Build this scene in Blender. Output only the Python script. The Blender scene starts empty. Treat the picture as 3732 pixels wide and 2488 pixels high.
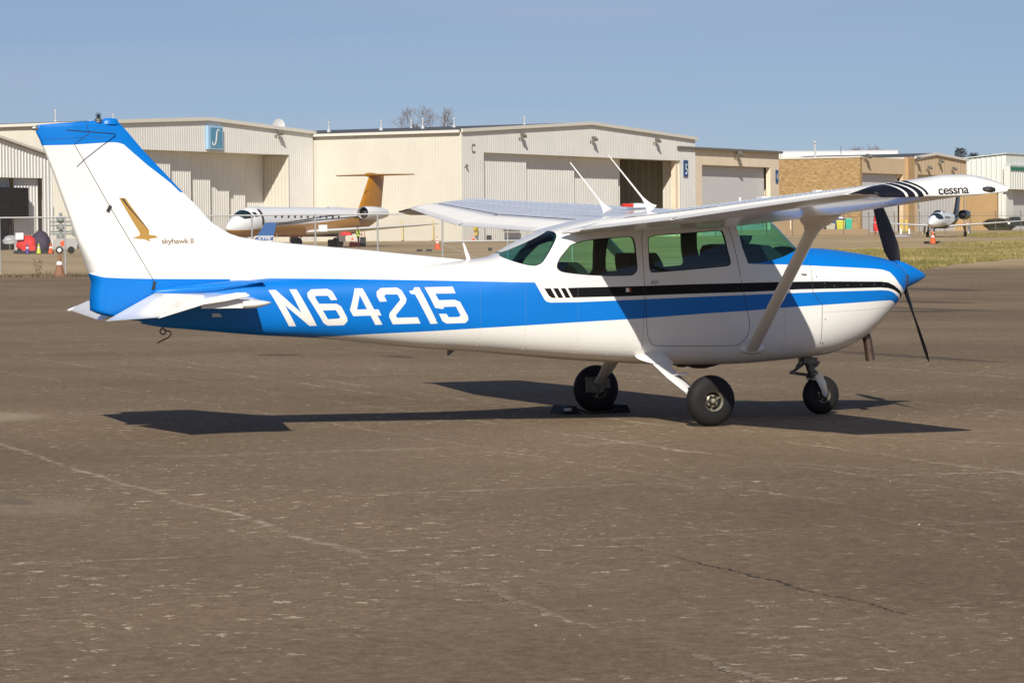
import bpy, bmesh, math, random
from bisect import bisect
from mathutils import Vector, Matrix
import numpy as np
random.seed(7)
SC = bpy.context.scene
COL = SC.collection
PI = math.pi

# ------------------------------------------------------------------ camera
YAW, PITCH, ROLL = math.radians(70.085), math.radians(-1.76), math.radians(-0.482)
CAM = Vector((-10.646, -25.746, 1.553))
fw = Vector((math.cos(YAW)*math.cos(PITCH), math.sin(YAW)*math.cos(PITCH), math.sin(PITCH)))
rt = Vector((math.sin(YAW), -math.cos(YAW), 0))
up = rt.cross(fw)
r2 = rt*math.cos(ROLL) + up*math.sin(ROLL)
u2 = -rt*math.sin(ROLL) + up*math.cos(ROLL)
cam = bpy.data.cameras.new('camera')
camo = bpy.data.objects.new('camera', cam)
COL.objects.link(camo)
Mx = Matrix((r2, u2, -fw)).transposed().to_4x4()
Mx.translation = CAM
camo.matrix_world = Mx
cam.sensor_fit = 'HORIZONTAL'
cam.sensor_width = 36.0
cam.lens = 36.0*11422/3732
cam.clip_start = 0.1
cam.clip_end = 9000
SC.camera = camo

# ------------------------------------------------------------------ light
SUN_EL = math.atan(1/math.hypot(.574, 1.359))
SUN_AZ = math.atan2(-1.359, -.574)            # direction towards the sun, from +X
world = bpy.data.worlds.new('World')
SC.world = world
world.use_nodes = True
wn, wl = world.node_tree.nodes, world.node_tree.links
sky = wn.new('ShaderNodeTexSky')
sky.sky_type = 'NISHITA'
sky.sun_disc = False
sky.sun_elevation = SUN_EL
sky.sun_rotation = PI/2 - SUN_AZ
sky.altitude = 0
sky.air_density = 1.0
sky.dust_density = 0.3
sky.ozone_density = 3.0
bg = wn['Background']
bg.inputs['Strength'].default_value = 0.063
# the whole dome is read a little higher up than it stands, which keeps the horizon clear blue all the way round
wtc = wn.new('ShaderNodeTexCoord')
wadd = wn.new('ShaderNodeVectorMath'); wadd.operation = 'ADD'; wadd.inputs[1].default_value = (0, 0, .05)
wl.new(wtc.outputs['Generated'], wadd.inputs[0])
wnm = wn.new('ShaderNodeVectorMath'); wnm.operation = 'NORMALIZE'
wl.new(wadd.outputs[0], wnm.inputs[0]); wl.new(wnm.outputs[0], sky.inputs['Vector'])
# thin high cirrus
wmp = wn.new('ShaderNodeMapping'); wmp.inputs['Scale'].default_value = (1.2, 1.2, 14); wl.new(wtc.outputs['Generated'], wmp.inputs[0])
wnz = wn.new('ShaderNodeTexNoise'); wnz.inputs['Scale'].default_value = 2.2; wnz.inputs['Detail'].default_value = 5; wnz.inputs['Roughness'].default_value = .45
wl.new(wmp.outputs[0], wnz.inputs['Vector'])
wmr = wn.new('ShaderNodeMapRange'); wmr.inputs['From Min'].default_value = .42; wmr.inputs['From Max'].default_value = .75; wmr.inputs['To Max'].default_value = .42
wl.new(wnz.outputs['Fac'], wmr.inputs['Value'])
wmx = wn.new('ShaderNodeMix'); wmx.data_type = 'RGBA'; wmx.inputs[7].default_value = (7.4, 7.8, 9.4, 1)
wtn = wn.new('ShaderNodeMix'); wtn.data_type = 'RGBA'; wtn.blend_type = 'MULTIPLY'; wtn.inputs[0].default_value = 1; wtn.inputs[7].default_value = (1.03, .995, 1.14, 1)
wl.new(sky.outputs[0], wtn.inputs[6])
wl.new(wmr.outputs[0], wmx.inputs['Factor']); wl.new(wtn.outputs[2], wmx.inputs[6])
wl.new(wmx.outputs[2], bg.inputs['Color'])
sun = bpy.data.lights.new('sun', 'SUN')
sun.energy = 5.0
sun.angle = math.radians(0.5)
sun.color = (1.0, 0.94, 0.84)
suno = bpy.data.objects.new('sun', sun)
COL.objects.link(suno)
suno.rotation_euler = Vector((.574, 1.359, -1)).to_track_quat('-Z', 'Y').to_euler()
SC.view_settings.view_transform = 'Standard'
SC.view_settings.look = 'None'
SC.view_settings.exposure = 0.0
SC.view_settings.gamma = 1.0

# ------------------------------------------------------------------ apron frame
RV = Vector((math.sin(YAW), -math.cos(YAW), 0))
DV = Vector((math.cos(YAW), math.sin(YAW), 0))
ORG = Vector((CAM.x, CAM.y, 0))
def gz(s):
    return 0.0085*max(0.0, s-90.0)
def W(X, s, z=0.0):
    """a point X metres across and s metres out over the apron, z above the ground there"""
    p = ORG + RV*X + DV*s
    p.z = gz(s) + z
    return p
def WA(X, s, z):
    p = ORG + RV*X + DV*s
    p.z = z
    return p

# ------------------------------------------------------------------ materials
MATS = {}
def newmat(name):
    m = bpy.data.materials.new(name)
    m.use_nodes = True
    MATS[name] = m
    return m, m.node_tree.nodes, m.node_tree.links, m.node_tree.nodes['Principled BSDF']
def mat(name, col, rough=.5, metal=0., var=.08, scale=6., bump=0., bscale=60., coat=0., spec=.5, emit=None):
    """procedural paint / plastic / metal: base colour broken up by soft noise, optional fine bump"""
    m, n, l, b = newmat(name)
    tc = n.new('ShaderNodeTexCoord')
    nz = n.new('ShaderNodeTexNoise')
    nz.inputs['Scale'].default_value = scale
    nz.inputs['Detail'].default_value = 4
    l.new(tc.outputs['Object'], nz.inputs['Vector'])
    mr = n.new('ShaderNodeMapRange')
    mr.inputs['From Min'].default_value = .25
    mr.inputs['From Max'].default_value = .75
    mr.inputs['To Min'].default_value = 1-var
    mr.inputs['To Max'].default_value = 1+var
    l.new(nz.outputs['Fac'], mr.inputs['Value'])
    mx = n.new('ShaderNodeVectorMath')
    mx.operation = 'SCALE'
    mx.inputs[0].default_value = col[:3]
    l.new(mr.outputs[0], mx.inputs['Scale'])
    l.new(mx.outputs[0], b.inputs['Base Color'])
    b.inputs['Roughness'].default_value = rough
    b.inputs['Metallic'].default_value = metal
    b.inputs['Specular IOR Level'].default_value = spec
    b.inputs['Coat Weight'].default_value = coat
    b.inputs['Coat Roughness'].default_value = .06
    if bump:
        nb = n.new('ShaderNodeTexNoise')
        nb.inputs['Scale'].default_value = bscale
        nb.inputs['Detail'].default_value = 3
        l.new(tc.outputs['Object'], nb.inputs['Vector'])
        bp = n.new('ShaderNodeBump')
        bp.inputs['Strength'].default_value = bump
        bp.inputs['Distance'].default_value = .01
        l.new(nb.outputs['Fac'], bp.inputs['Height'])
        l.new(bp.outputs[0], b.inputs['Normal'])
    return m
def glassmat(name, tint, gloss=1.0):
    m, n, l, b = newmat(name)
    n.remove(b)
    tr = n.new('ShaderNodeBsdfTransparent')
    tr.inputs['Color'].default_value = (*tint, 1)
    gl = n.new('ShaderNodeBsdfGlossy')
    gl.inputs['Roughness'].default_value = .03
    gl.inputs['Color'].default_value = (gloss, gloss, gloss, 1)
    # Schlick reflectance that treats both faces of the pane alike
    ge = n.new('ShaderNodeNewGeometry')
    dt = n.new('ShaderNodeVectorMath'); dt.operation = 'DOT_PRODUCT'
    l.new(ge.outputs['Normal'], dt.inputs[0]); l.new(ge.outputs['Incoming'], dt.inputs[1])
    ab = n.new('ShaderNodeMath'); ab.operation = 'ABSOLUTE'; l.new(dt.outputs['Value'], ab.inputs[0])
    om = n.new('ShaderNodeMath'); om.operation = 'SUBTRACT'; om.inputs[0].default_value = 1; l.new(ab.outputs[0], om.inputs[1])
    pw = n.new('ShaderNodeMath'); pw.operation = 'POWER'; pw.inputs[1].default_value = 5; l.new(om.outputs[0], pw.inputs[0])
    fr = n.new('ShaderNodeMath'); fr.operation = 'MULTIPLY_ADD'; fr.inputs[1].default_value = .94; fr.inputs[2].default_value = .05; l.new(pw.outputs[0], fr.inputs[0])
    mx = n.new('ShaderNodeMixShader')
    l.new(fr.outputs[0], mx.inputs[0])
    l.new(tr.outputs[0], mx.inputs[1])
    l.new(gl.outputs[0], mx.inputs[2])
    l.new(mx.outputs[0], n['Material Output'].inputs['Surface'])
    return m

WHITE = mat('aircraft_white_paint', (.80, .785, .745), .22, var=.03, scale=2.5, coat=.4, bump=.10, bscale=5)
BLUE = mat('aircraft_blue_paint', (.0, .165, .57), .36, var=.05, scale=2.5, coat=.0, spec=.35, bump=.10, bscale=5)
BLACK = mat('aircraft_black_paint', (.005, .005, .006), .45, spec=.2)
NAVY = mat('wing_tip_dark_paint', (.008, .008, .016), .45, spec=.25)
GOLD = mat('gold_emblem_paint', (.42, .24, .055), .4, var=.05)
BROWNTXT = mat('brown_lettering', (.20, .11, .045), .45)
LINING = mat('cabin_lining_cloth', (.03, .034, .037), .85)
SEATM = mat('seat_cloth', (.012, .018, .028), .9, bump=.2)
RUBBER = mat('tyre_rubber', (.013, .012, .012), .7, var=.2, scale=20, bump=.12, bscale=90, spec=.3)
STEEL = mat('bare_metal', (.42, .41, .38), .38, 1.0, var=.15, scale=20)
GREASE = mat('greasy_metal', (.16, .155, .14), .5, .8, var=.3, scale=25)
DARKM = mat('dark_metal', (.03, .03, .03), .5, .3)
EXH = mat('exhaust_steel', (.16, .11, .085), .5, .8, var=.3, scale=25)
SEAM = mat('panel_gap', (.03, .03, .032), .8)
CLEARG = glassmat('clear_lens', (.75, .78, .8))
TINT = glassmat('green_tinted_glass', (.55, .86, .69))
TINTW = glassmat('teal_tinted_windshield', (.46, .85, .72))
TINTB = glassmat('blue_tinted_glass', (.34, .70, .74))
REDP = mat('red_plastic', (.50, .03, .02), .35)
PROPM = mat('propeller_black', (.006, .006, .010), .6, spec=.2, var=.15, scale=15)

# ------------------------------------------------------------------ mesh helpers
def tag(o, label=None, cat=None, group=None, kind=None):
    if label: o['label'] = label
    if cat: o['category'] = cat
    if group: o['group'] = group
    if kind: o['kind'] = kind
    return o
def thing(name, label, cat, loc=(0, 0, 0), rz=0., group=None):
    o = bpy.data.objects.new(name, None)
    o.empty_display_size = .2
    COL.objects.link(o)
    o.location = loc
    o.rotation_euler = (0, 0, rz)
    return tag(o, label, cat, group)
def link_mesh(name, me, parent=None):
    o = bpy.data.objects.new(name, me)
    COL.objects.link(o)
    if parent: o.parent = parent
    return o
def dup(root, loc=None, rz=None, label=None):
    """a copy of a thing with its parts and their sub-parts"""
    r = root.copy(); COL.objects.link(r)
    if loc is not None: r.location = loc
    if rz is not None: r.rotation_euler = (0, 0, rz)
    if label: r['label'] = label
    for ch in list(root.children):
        c = ch.copy(); COL.objects.link(c); c.parent = r
        for g in list(ch.children):
            d = g.copy(); COL.objects.link(d); d.parent = c
    return r
class MB:
    def __init__(s):
        s.v, s.f, s.m = [], [], []
    def poly(s, pts, mi=0):
        k = len(s.v); s.v += [tuple(p) for p in pts]
        s.f.append(tuple(range(k, k+len(pts)))); s.m.append(mi); return s
    def box(s, c, size, rot=None, mi=0):
        hx, hy, hz = size[0]/2, size[1]/2, size[2]/2
        k = len(s.v); c = Vector(c)
        for x, y, z in ((-1,-1,-1),(1,-1,-1),(1,1,-1),(-1,1,-1),(-1,-1,1),(1,-1,1),(1,1,1),(-1,1,1)):
            p = Vector((x*hx, y*hy, z*hz))
            if rot is not None: p = rot @ p
            s.v.append(tuple(c+p))
        for f in ((0,3,2,1),(4,5,6,7),(0,1,5,4),(1,2,6,5),(2,3,7,6),(3,0,4,7)):
            s.f.append(tuple(k+i for i in f)); s.m.append(mi)
        return s
    def loft(s, secs, mi=0, close=True, cap0=True, cap1=True):
        k = len(s.v); n = len(secs[0])
        for sec in secs: s.v += [tuple(p) for p in sec]
        for i in range(len(secs)-1):
            for j in range(n if close else n-1):
                a = k+i*n+j; b = k+i*n+(j+1) % n
                s.f.append((a, b, b+n, a+n)); s.m.append(mi)
        if cap0: s.f.append(tuple(k+j for j in range(n))[::-1]); s.m.append(mi)
        if cap1: s.f.append(tuple(k+(len(secs)-1)*n+j for j in range(n))); s.m.append(mi)
        return s
    def tube(s, pts, r, n=8, mi=0, flat=None):
        pts = [Vector(p) for p in pts]
        rs = r if isinstance(r, (list, tuple)) else [r]*len(pts)
        secs = []; last = None
        for i, p in enumerate(pts):
            d = (pts[min(i+1, len(pts)-1)]-pts[max(i-1, 0)]).normalized()
            if last is None:
                a = d.orthogonal().normalized()
                if flat is not None:
                    a = (Vector(flat)-d*Vector(flat).dot(d)).normalized()
            else:
                a = (last-d*last.dot(d)).normalized()
            last = a; b = d.cross(a)
            ra = rs[i]
            ra, rb = ra if isinstance(ra, tuple) else (ra, ra)
            secs.append([p+a*ra*math.cos(2*PI*j/n)+b*rb*math.sin(2*PI*j/n) for j in range(n)])
        return s.loft(secs, mi)
    def lathe(s, o, ax, prof, n=24, mi=0, cap=True):
        """prof: (radius, height along ax)"""
        o = Vector(o); ax = Vector(ax).normalized(); a = ax.orthogonal().normalized(); b = ax.cross(a)
        secs = [[o+ax*h+(a*math.cos(2*PI*j/n)+b*math.sin(2*PI*j/n))*max(r, 1e-4) for j in range(n)] for r, h in prof]
        return s.loft(secs, mi, True, cap, cap)
    def prism(s, poly, fn, d0, d1, mi=0):
        """extrude a 2-D outline between depths d0 and d1; fn(a, b, depth) -> point"""
        A = [fn(a, b, d0) for a, b in poly]; B = [fn(a, b, d1) for a, b in poly]
        return s.loft([A, B], mi)
    def mesh(s, name, mats, smooth=35):
        me = bpy.data.meshes.new(name)
        me.from_pydata(s.v, [], s.f)
        for m in (mats if isinstance(mats, (list, tuple)) else [mats]): me.materials.append(m)
        me.polygons.foreach_set('material_index', s.m)
        bm = bmesh.new(); bm.from_mesh(me)
        bmesh.ops.recalc_face_normals(bm, faces=bm.faces)
        bm.to_mesh(me); bm.free()
        if smooth:
            me.polygons.foreach_set('use_smooth', [True]*len(me.polygons))
            me.set_sharp_from_angle(angle=math.radians(smooth))
        me.update()
        return me
    def build(s, name, mats, parent=None, smooth=35):
        return link_mesh(name, s.mesh(name, mats, smooth), parent)
def pchip(pts):
    xs, ys = zip(*sorted(pts))
    n = len(xs)
    h = [xs[i+1]-xs[i] for i in range(n-1)]
    dl = [(ys[i+1]-ys[i])/h[i] for i in range(n-1)]
    m = [0.]*n; m[0], m[-1] = dl[0], dl[-1]
    for i in range(1, n-1):
        if dl[i-1]*dl[i] > 0:
            w1 = 2*h[i]+h[i-1]; w2 = h[i]+2*h[i-1]
            m[i] = (w1+w2)/(w1/dl[i-1]+w2/dl[i])
    def f(x):
        x = min(max(x, xs[0]), xs[-1]); i = min(max(bisect(xs, x)-1, 0), n-2)
        t = (x-xs[i])/h[i]
        return (2*t**3-3*t**2+1)*ys[i]+(t**3-2*t**2+t)*h[i]*m[i]+(-2*t**3+3*t**2)*ys[i+1]+(t**3-t**2)*h[i]*m[i+1]
    return f
def lerp(pts):
    xs, ys = zip(*sorted(pts))
    def f(x):
        return float(np.interp(x, xs, ys))
    return f
def inside(p, poly):
    x, z = p; r = False; j = len(poly)-1
    for i in range(len(poly)):
        xi, zi = poly[i]; xj, zj = poly[j]
        if (zi > z) != (zj > z) and x < (xj-xi)*(z-zi)/(zj-zi)+xi: r = not r
        j = i
    return r
def cut_xz(bm, poly, closed=True, ok=None):
    """score the skin along an outline given in side view (x, z)"""
    n = len(poly)
    faces = [(f, [v.co for v in f.verts]) for f in bm.faces] if False else None
    for i in range(n if closed else n-1):
        a, b = poly[i], poly[(i+1) % n]
        x0, x1 = min(a[0], b[0])-1e-4, max(a[0], b[0])+1e-4
        z0, z1 = min(a[1], b[1])-1e-4, max(a[1], b[1])+1e-4
        d = math.hypot(b[0]-a[0], b[1]-a[1])
        if d < 1e-6: continue
        sel = []
        for f in bm.faces:
            c = f.calc_center_median_weighted() if False else f.verts[0].co
            if c.x < x0-.35 or c.x > x1+.35 or c.z < z0-.35 or c.z > z1+.35: continue
            xs = [v.co.x for v in f.verts]; zs = [v.co.z for v in f.verts]
            if max(xs) < x0 or min(xs) > x1 or max(zs) < z0 or min(zs) > z1: continue
            if ok and not ok(f): continue
            sel.append(f)
        if not sel: continue
        es = {e for f in sel for e in f.edges}; vs = {v for f in sel for v in f.verts}
        bmesh.ops.bisect_plane(bm, geom=list(sel)+list(es)+list(vs), dist=1e-5,
            plane_co=(a[0], 0, a[1]), plane_no=(-(b[1]-a[1])/d, 0, (b[0]-a[0])/d))
def split_faces(faces, name, mats, parent, offset=0.0, mi=None):
    """turn a set of skin faces into an object of its own that keeps the skin's shading normals"""
    idx = {}; vs = []; ns = []; fs = []; ms = []
    for f in faces:
        r = []
        for v in f.verts:
            if v not in idx:
                idx[v] = len(vs); vs.append(tuple(v.co+v.normal*offset)); ns.append(tuple(v.normal))
            r.append(idx[v])
        fs.append(r); ms.append(f.material_index if mi is None else mi)
    me = bpy.data.meshes.new(name)
    me.from_pydata(vs, [], fs)
    for m in mats: me.materials.append(m)
    me.polygons.foreach_set('material_index', ms)
    me.polygons.foreach_set('use_smooth', [True]*len(fs))
    me.normals_split_custom_set_from_vertices(ns)
    return link_mesh(name, me, parent)
# ================================================================== the light aircraft
plane = thing('light_aircraft', 'white and blue high-wing propeller aircraft parked in the foreground on the asphalt', 'aircraft')
PAINT = [WHITE, BLUE, BLACK]
f_zb = pchip([(2.43,1.16),(2.40,1.07),(2.37,1.02),(2.31,.945),(2.24,.865),(2.09,.725),(1.95,.635),(1.8,.58),(1.65,.54),(1.48,.525),(1.15,.50),(.58,.478),(0,.49),(-.28,.505),(-.59,.527),(-.86,.548),(-1.3,.59),(-1.72,.632),(-2.17,.668),(-2.69,.728),(-3.14,.775),(-3.6,.807),(-4.23,.868),(-4.47,.892),(-4.66,.93),(-4.8,.964),(-4.9,.99)])
f_zt = pchip([(2.43,1.30),(2.40,1.345),(2.294,1.395),(2.17,1.424),(1.92,1.463),(1.68,1.495),(1.52,1.506),(1.355,1.512),(1.318,1.517),(1.256,1.579),(1.153,1.683),(1.056,1.773),(.95,1.825),(.75,1.85),(.5,1.86),(0,1.84),(-.5,1.79),(-.9,1.71),(-1.02,1.674),(-1.19,1.61),(-1.41,1.504),(-1.49,1.462),(-1.74,1.43),(-2.04,1.408),(-2.64,1.36),(-3.12,1.325),(-3.53,1.296),(-4.0,1.262),(-4.5,1.19),(-4.8,1.13),(-4.9,1.1)])
f_w = pchip([(2.43,.15),(2.41,.24),(2.37,.31),(2.25,.385),(2.1,.42),(1.9,.455),(1.5,.50),(1.0,.53),(.3,.54),(-.3,.535),(-.9,.50),(-1.5,.425),(-2,.36),(-3,.235),(-4,.125),(-4.5,.075),(-4.9,.035)])
f_zm = pchip([(2.43,1.22),(2.2,1.18),(1.5,1.1),(.8,1.0),(-.5,1.0),(-1.5,1.05),(-3,1.09),(-4,1.1),(-4.9,1.05)])
f_nu = pchip([(2.43,2.2),(1.9,2.5),(1.4,2.7),(1.1,3.0),(.7,3.6),(-.5,3.6),(-1.2,2.9),(-2,2.35),(-4.9,2.2)])
f_nl = pchip([(2.43,2.1),(2.2,2.2),(1.8,2.6),(1.3,3.6),(.5,4.5),(-.5,4.2),(-2,3.2),(-4.9,2.6)])
def side_y(x, z):
    m = f_zm(x)
    if z >= m: q = (z-m)/(f_zt(x)-m); n = f_nu(x)
    else: q = (m-z)/(m-f_zb(x)); n = f_nl(x)
    return 0. if q >= 1 else f_w(x)*(1-q**n)**(1/n)
def ring(x, N=44):
    zb, zt, w, zm, nu, nl = f_zb(x), f_zt(x), f_w(x), f_zm(x), f_nu(x), f_nl(x)
    pts = []
    K = 160
    for i in range(K+1):
        t = -PI/2+PI*i/K
        n, h = (nu, zt-zm) if t > 0 else (nl, zm-zb)
        pts.append((w*abs(math.cos(t))**(2/n), zm+math.copysign(abs(math.sin(t))**(2/n), t)*h))
    d = [0.]
    for a, b in zip(pts, pts[1:]): d.append(d[-1]+math.hypot(b[0]-a[0], b[1]-a[1]))
    half = []
    for j in range(N+1):
        q = d[-1]*j/N
        half.append((float(np.interp(q, d, [p[0] for p in pts])), float(np.interp(q, d, [p[1] for p in pts]))))
    R = [Vector((x, -y, z)) for y, z in half]
    L = [Vector((x, y, z)) for y, z in half[1:-1]][::-1]
    return R+L
xs = [-4.62+.06*i for i in range(110)]
xs = [x for x in xs if x < 1.95]+[1.96,2.02,2.08,2.14,2.2,2.25,2.29,2.33,2.36,2.385,2.405,2.42,2.43]
mb = MB(); mb.loft([ring(x) for x in xs])
me = mb.mesh('skin', [WHITE], 0)
bm = bmesh.new(); bm.from_mesh(me); bpy.data.meshes.remove(me)
P_REAR = [(-1.479,1.463),(-1.341,1.533),(-1.068,1.653),(-1.008,1.675),(-1.0,1.651),(-1.015,1.617),(-1.057,1.561),(-1.13,1.467),(-1.19,1.396),(-1.255,1.371),(-1.336,1.383),(-1.428,1.417)]
P_SIDE = [(-.947,1.525),(-.912,1.553),(-.811,1.582),(-.677,1.599),(-.488,1.612),(-.398,1.618),(-.368,1.606),(-.355,1.571),(-.352,1.48),(-.348,1.358),(-.355,1.318),(-.388,1.288),(-.431,1.282),(-.591,1.28),(-.791,1.29),(-.967,1.309),(-1.037,1.325),(-1.065,1.355),(-1.056,1.395),(-1.025,1.445)]
P_DWIN = [(-.225,1.59),(-.194,1.618),(-.089,1.63),(.177,1.646),(.446,1.665),(.483,1.655),(.497,1.605),(.513,1.492),(.535,1.39),(.517,1.359),(.477,1.352),(.149,1.327),(-.192,1.306),(-.219,1.316),(-.232,1.347),(-.234,1.458)]
P_DOOR = [(-.286,1.58),(-.268,1.651),(-.229,1.677),(.134,1.70),(.484,1.724),(.535,1.708),(.557,1.656),(.59,1.471),(.632,1.245),(.691,.957),(.713,.854),(.703,.762),(.66,.701),(.585,.656),(.261,.657),(-.168,.667),(-.226,.707),(-.26,.789),(-.282,1.175),(-.29,1.428)]
P_WIND = [(.631,1.76),(.63,1.695),(.655,1.517),(.705,1.374),(.794,1.376),(.953,1.401),(1.056,1.428),(1.15,1.462),(1.25,1.495),(1.335,1.514),(1.345,1.60),(1.2,1.74),(1.10,1.84),(.98,1.90),(.93,1.90)]
P_COWL = [(1.363,1.60),(1.363,1.479),(1.351,1.408),(1.339,1.305),(1.336,1.175),(1.34,1.109),(1.433,.999),(1.434,.847),(1.448,.659),(1.47,.568),(1.50,.48),(2.6,.48),(2.6,1.6)]
P_BLUE = [(-4.95,1.40),(-3.90,1.40),(-3.88,1.286),(-3.54,1.290),(-2.93,1.278),(-2.13,1.256),(-1.266,1.230),(-1.238,1.176),(-1.188,1.085),(-1.173,1.067),(-1.138,1.056),(-.889,1.056),(-.467,1.068),(.145,1.085),(.762,1.100),(1.186,1.109),(1.434,1.114),(2.052,1.121),(2.135,1.117),(2.192,1.100),(2.26,1.06),(2.34,.995),(2.31,.95),(2.26,.99),(2.219,1.013),(2.173,1.027),(2.058,1.025),(1.421,.997),(1.015,.979),(.704,.959),(.254,.939),(-.339,.906),(-.89,.883),(-1.352,.861),(-1.746,.843),(-2.138,.824),(-2.707,.804),(-3.096,.785),(-3.417,.74),(-3.6,.70),(-4.95,.70)]
P_STRIPE = [(-.981,1.179),(-.888,1.182),(-.54,1.186),(-.293,1.189),(.146,1.198),(.764,1.205),(1.066,1.208),(1.437,1.208),(2.053,1.198),(2.134,1.189),(2.203,1.160),(2.28,1.11),(2.345,1.05),(2.335,1.03),(2.27,1.085),(2.204,1.119),(2.134,1.138),(2.052,1.145),(1.434,1.141),(1.187,1.139),(.763,1.125),(.145,1.115),(-.477,1.101),(-.936,1.096)]
P_BARS = [[(-1.187,1.178),(-1.131,1.178),(-1.086,1.094),(-1.122,1.096),(-1.147,1.113)],[(-1.110,1.178),(-1.066,1.178),(-1.020,1.094),(-1.063,1.095)],[(-1.043,1.178),(-1.002,1.178),(-.957,1.094),(-1.0,1.095)]]
P_CBLUE = [(.705,1.373),(.782,1.368),(1.1,1.360),(1.351,1.348),(1.839,1.323),(2.02,1.312),(2.10,1.302),(2.163,1.282),(2.21,1.235),(2.25,1.185),(2.32,1.12),(2.5,1.10),(2.5,1.5),(1.6,1.6),(1.3,1.6),(1.0,1.55),(.70,1.5)]
CHARS = [
 [(-3.56,1.19),(-3.5,1.191),(-3.285,.995),(-3.382,1.194),(-3.322,1.194),(-3.149,.884),(-3.211,.883),(-3.425,1.06),(-3.325,.882),(-3.385,.883)],
 [(-2.979,1.101),(-3.033,1.1),(-3.058,1.137),(-3.155,1.138),(-3.17,1.127),(-3.134,1.07),(-2.985,1.068),(-2.945,1.045),(-2.893,.947),(-2.889,.919),(-2.918,.885),(-3.055,.883),(-3.091,.904),(-3.23,1.128),(-3.232,1.162),(-3.197,1.192),(-3.059,1.195),(-3.021,1.177)],
 [(-2.824,1.197),(-2.758,1.196),(-2.664,1.016),(-2.626,1.016),(-2.601,.964),(-2.635,.963),(-2.589,.886),(-2.649,.884),(-2.694,.964),(-2.841,.961),(-2.871,1.013)],
 [(-2.553,1.083),(-2.615,1.081),(-2.639,1.127),(-2.639,1.167),(-2.6,1.197),(-2.461,1.199),(-2.423,1.175),(-2.384,1.101),(-2.393,1.067),(-2.477,.965),(-2.467,.942),(-2.289,.944),(-2.263,.891),(-2.5,.887),(-2.533,.948),(-2.531,.982),(-2.438,1.096),(-2.46,1.142),(-2.564,1.143),(-2.576,1.126)],
 [(-2.36,1.169),(-2.325,1.174),(-2.311,1.199),(-2.27,1.2),(-2.115,.889),(-2.177,.886),(-2.31,1.14),(-2.344,1.144)],
 [(-2.224,1.199),(-1.98,1.202),(-1.959,1.145),(-2.136,1.144),(-2.106,1.088),(-1.969,1.09),(-1.923,1.072),(-1.854,.945),(-1.851,.916),(-1.876,.89),(-2.038,.887),(-2.074,.908),(-2.106,.971),(-2.04,.97),(-2.022,.941),(-1.935,.942),(-1.918,.955),(-1.958,1.032),(-2.063,1.03),(-2.069,1.011),(-2.138,1.023)]]
HOLES = {1: [(-3.102,1.013),(-2.991,1.015),(-2.952,.954),(-2.967,.942),(-3.058,.938)], 2: [(-2.786,1.14),(-2.724,1.018),(-2.811,1.017)]}
def soften(p, skip=()):
    out = []
    n = len(p)
    for i in range(n):
        p0, p1, p2, p3 = p[i-1], p[i], p[(i+1) % n], p[(i+2) % n]
        k = 3 if math.hypot(p2[0]-p1[0], p2[1]-p1[1]) > .03 else 2
        for j in range(k):
            t = j/k; q = [.5*(2*p1[c]+(p2[c]-p0[c])*t*.75+(2*p0[c]-5*p1[c]+4*p2[c]-p3[c])*t*t*.75+(3*p1[c]-p0[c]-3*p2[c]+p3[c])*t**3*.75) for c in (0, 1)]
            l_ = [p1[c]+(p2[c]-p1[c])*t for c in (0, 1)]
            w_ = .75
            q = [.5*(2*p1[c]+(p2[c]-p0[c])*t+(2*p0[c]-5*p1[c]+4*p2[c]-p3[c])*t*t+(3*p1[c]-p0[c]-3*p2[c]+p3[c])*t**3) for c in (0, 1)]
            out.append((q[0]*w_+l_[0]*(1-w_), q[1]*w_+l_[1]*(1-w_)))
    return out
P_SIDE, P_DWIN, P_REAR, P_DOOR = soften(P_SIDE), soften(P_DWIN), soften(P_REAR), soften(P_DOOR)
right = lambda f: f.verts[0].co.y < .01
for p in [P_REAR, P_SIDE, P_DWIN, P_DOOR, P_WIND, P_COWL, P_BLUE, P_STRIPE, P_CBLUE]+P_BARS: cut_xz(bm, p)
for p in CHARS+list(HOLES.values()): cut_xz(bm, p, ok=right)
bm.normal_update()
reg = {}
SEAMS = []
for f in bm.faces:
    c = f.calc_center_median(); q = (c.x, c.z); x = c.x
    f.material_index = 0
    if x < -1.2 and inside(q, P_BLUE) or x >= -1.2 and inside(q, P_BLUE): f.material_index = 1
    if x > .69 and inside(q, P_CBLUE): f.material_index = 1
    if x > -1.0 and inside(q, P_STRIPE): f.material_index = 2
    if -1.2 < x < -.9 and any(inside(q, p) for p in P_BARS): f.material_index = 2
    key = 'skin'
    if x < -1.8 and c.y < 0:
        for i, p in enumerate(CHARS):
            if inside(q, p) and not (i in HOLES and inside(q, HOLES[i])): key = ('char', i); f.material_index = 0
    sd = 'R' if c.y < 0 else 'L'
    if inside(q, P_WIND) and c.z > f_zm(x): key = 'windshield'
    elif inside(q, P_SIDE): key = ('side', sd)
    elif inside(q, P_REAR): key = ('rear', sd)
    elif inside(q, P_DWIN): key = ('dwin', sd)
    elif inside(q, P_DOOR): key = ('door', sd)
    elif inside(q, P_COWL): key = 'cowl'
    reg.setdefault(key, []).append(f)
fus = split_faces(reg['skin'], 'fuselage', PAINT, plane)
cowl = split_faces(reg['cowl'], 'engine_cowling', PAINT, plane)
GL = {'L': None, 'R': None}
split_faces(reg['windshield'], 'windshield', [TINTW], plane, -.004, 0)
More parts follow.
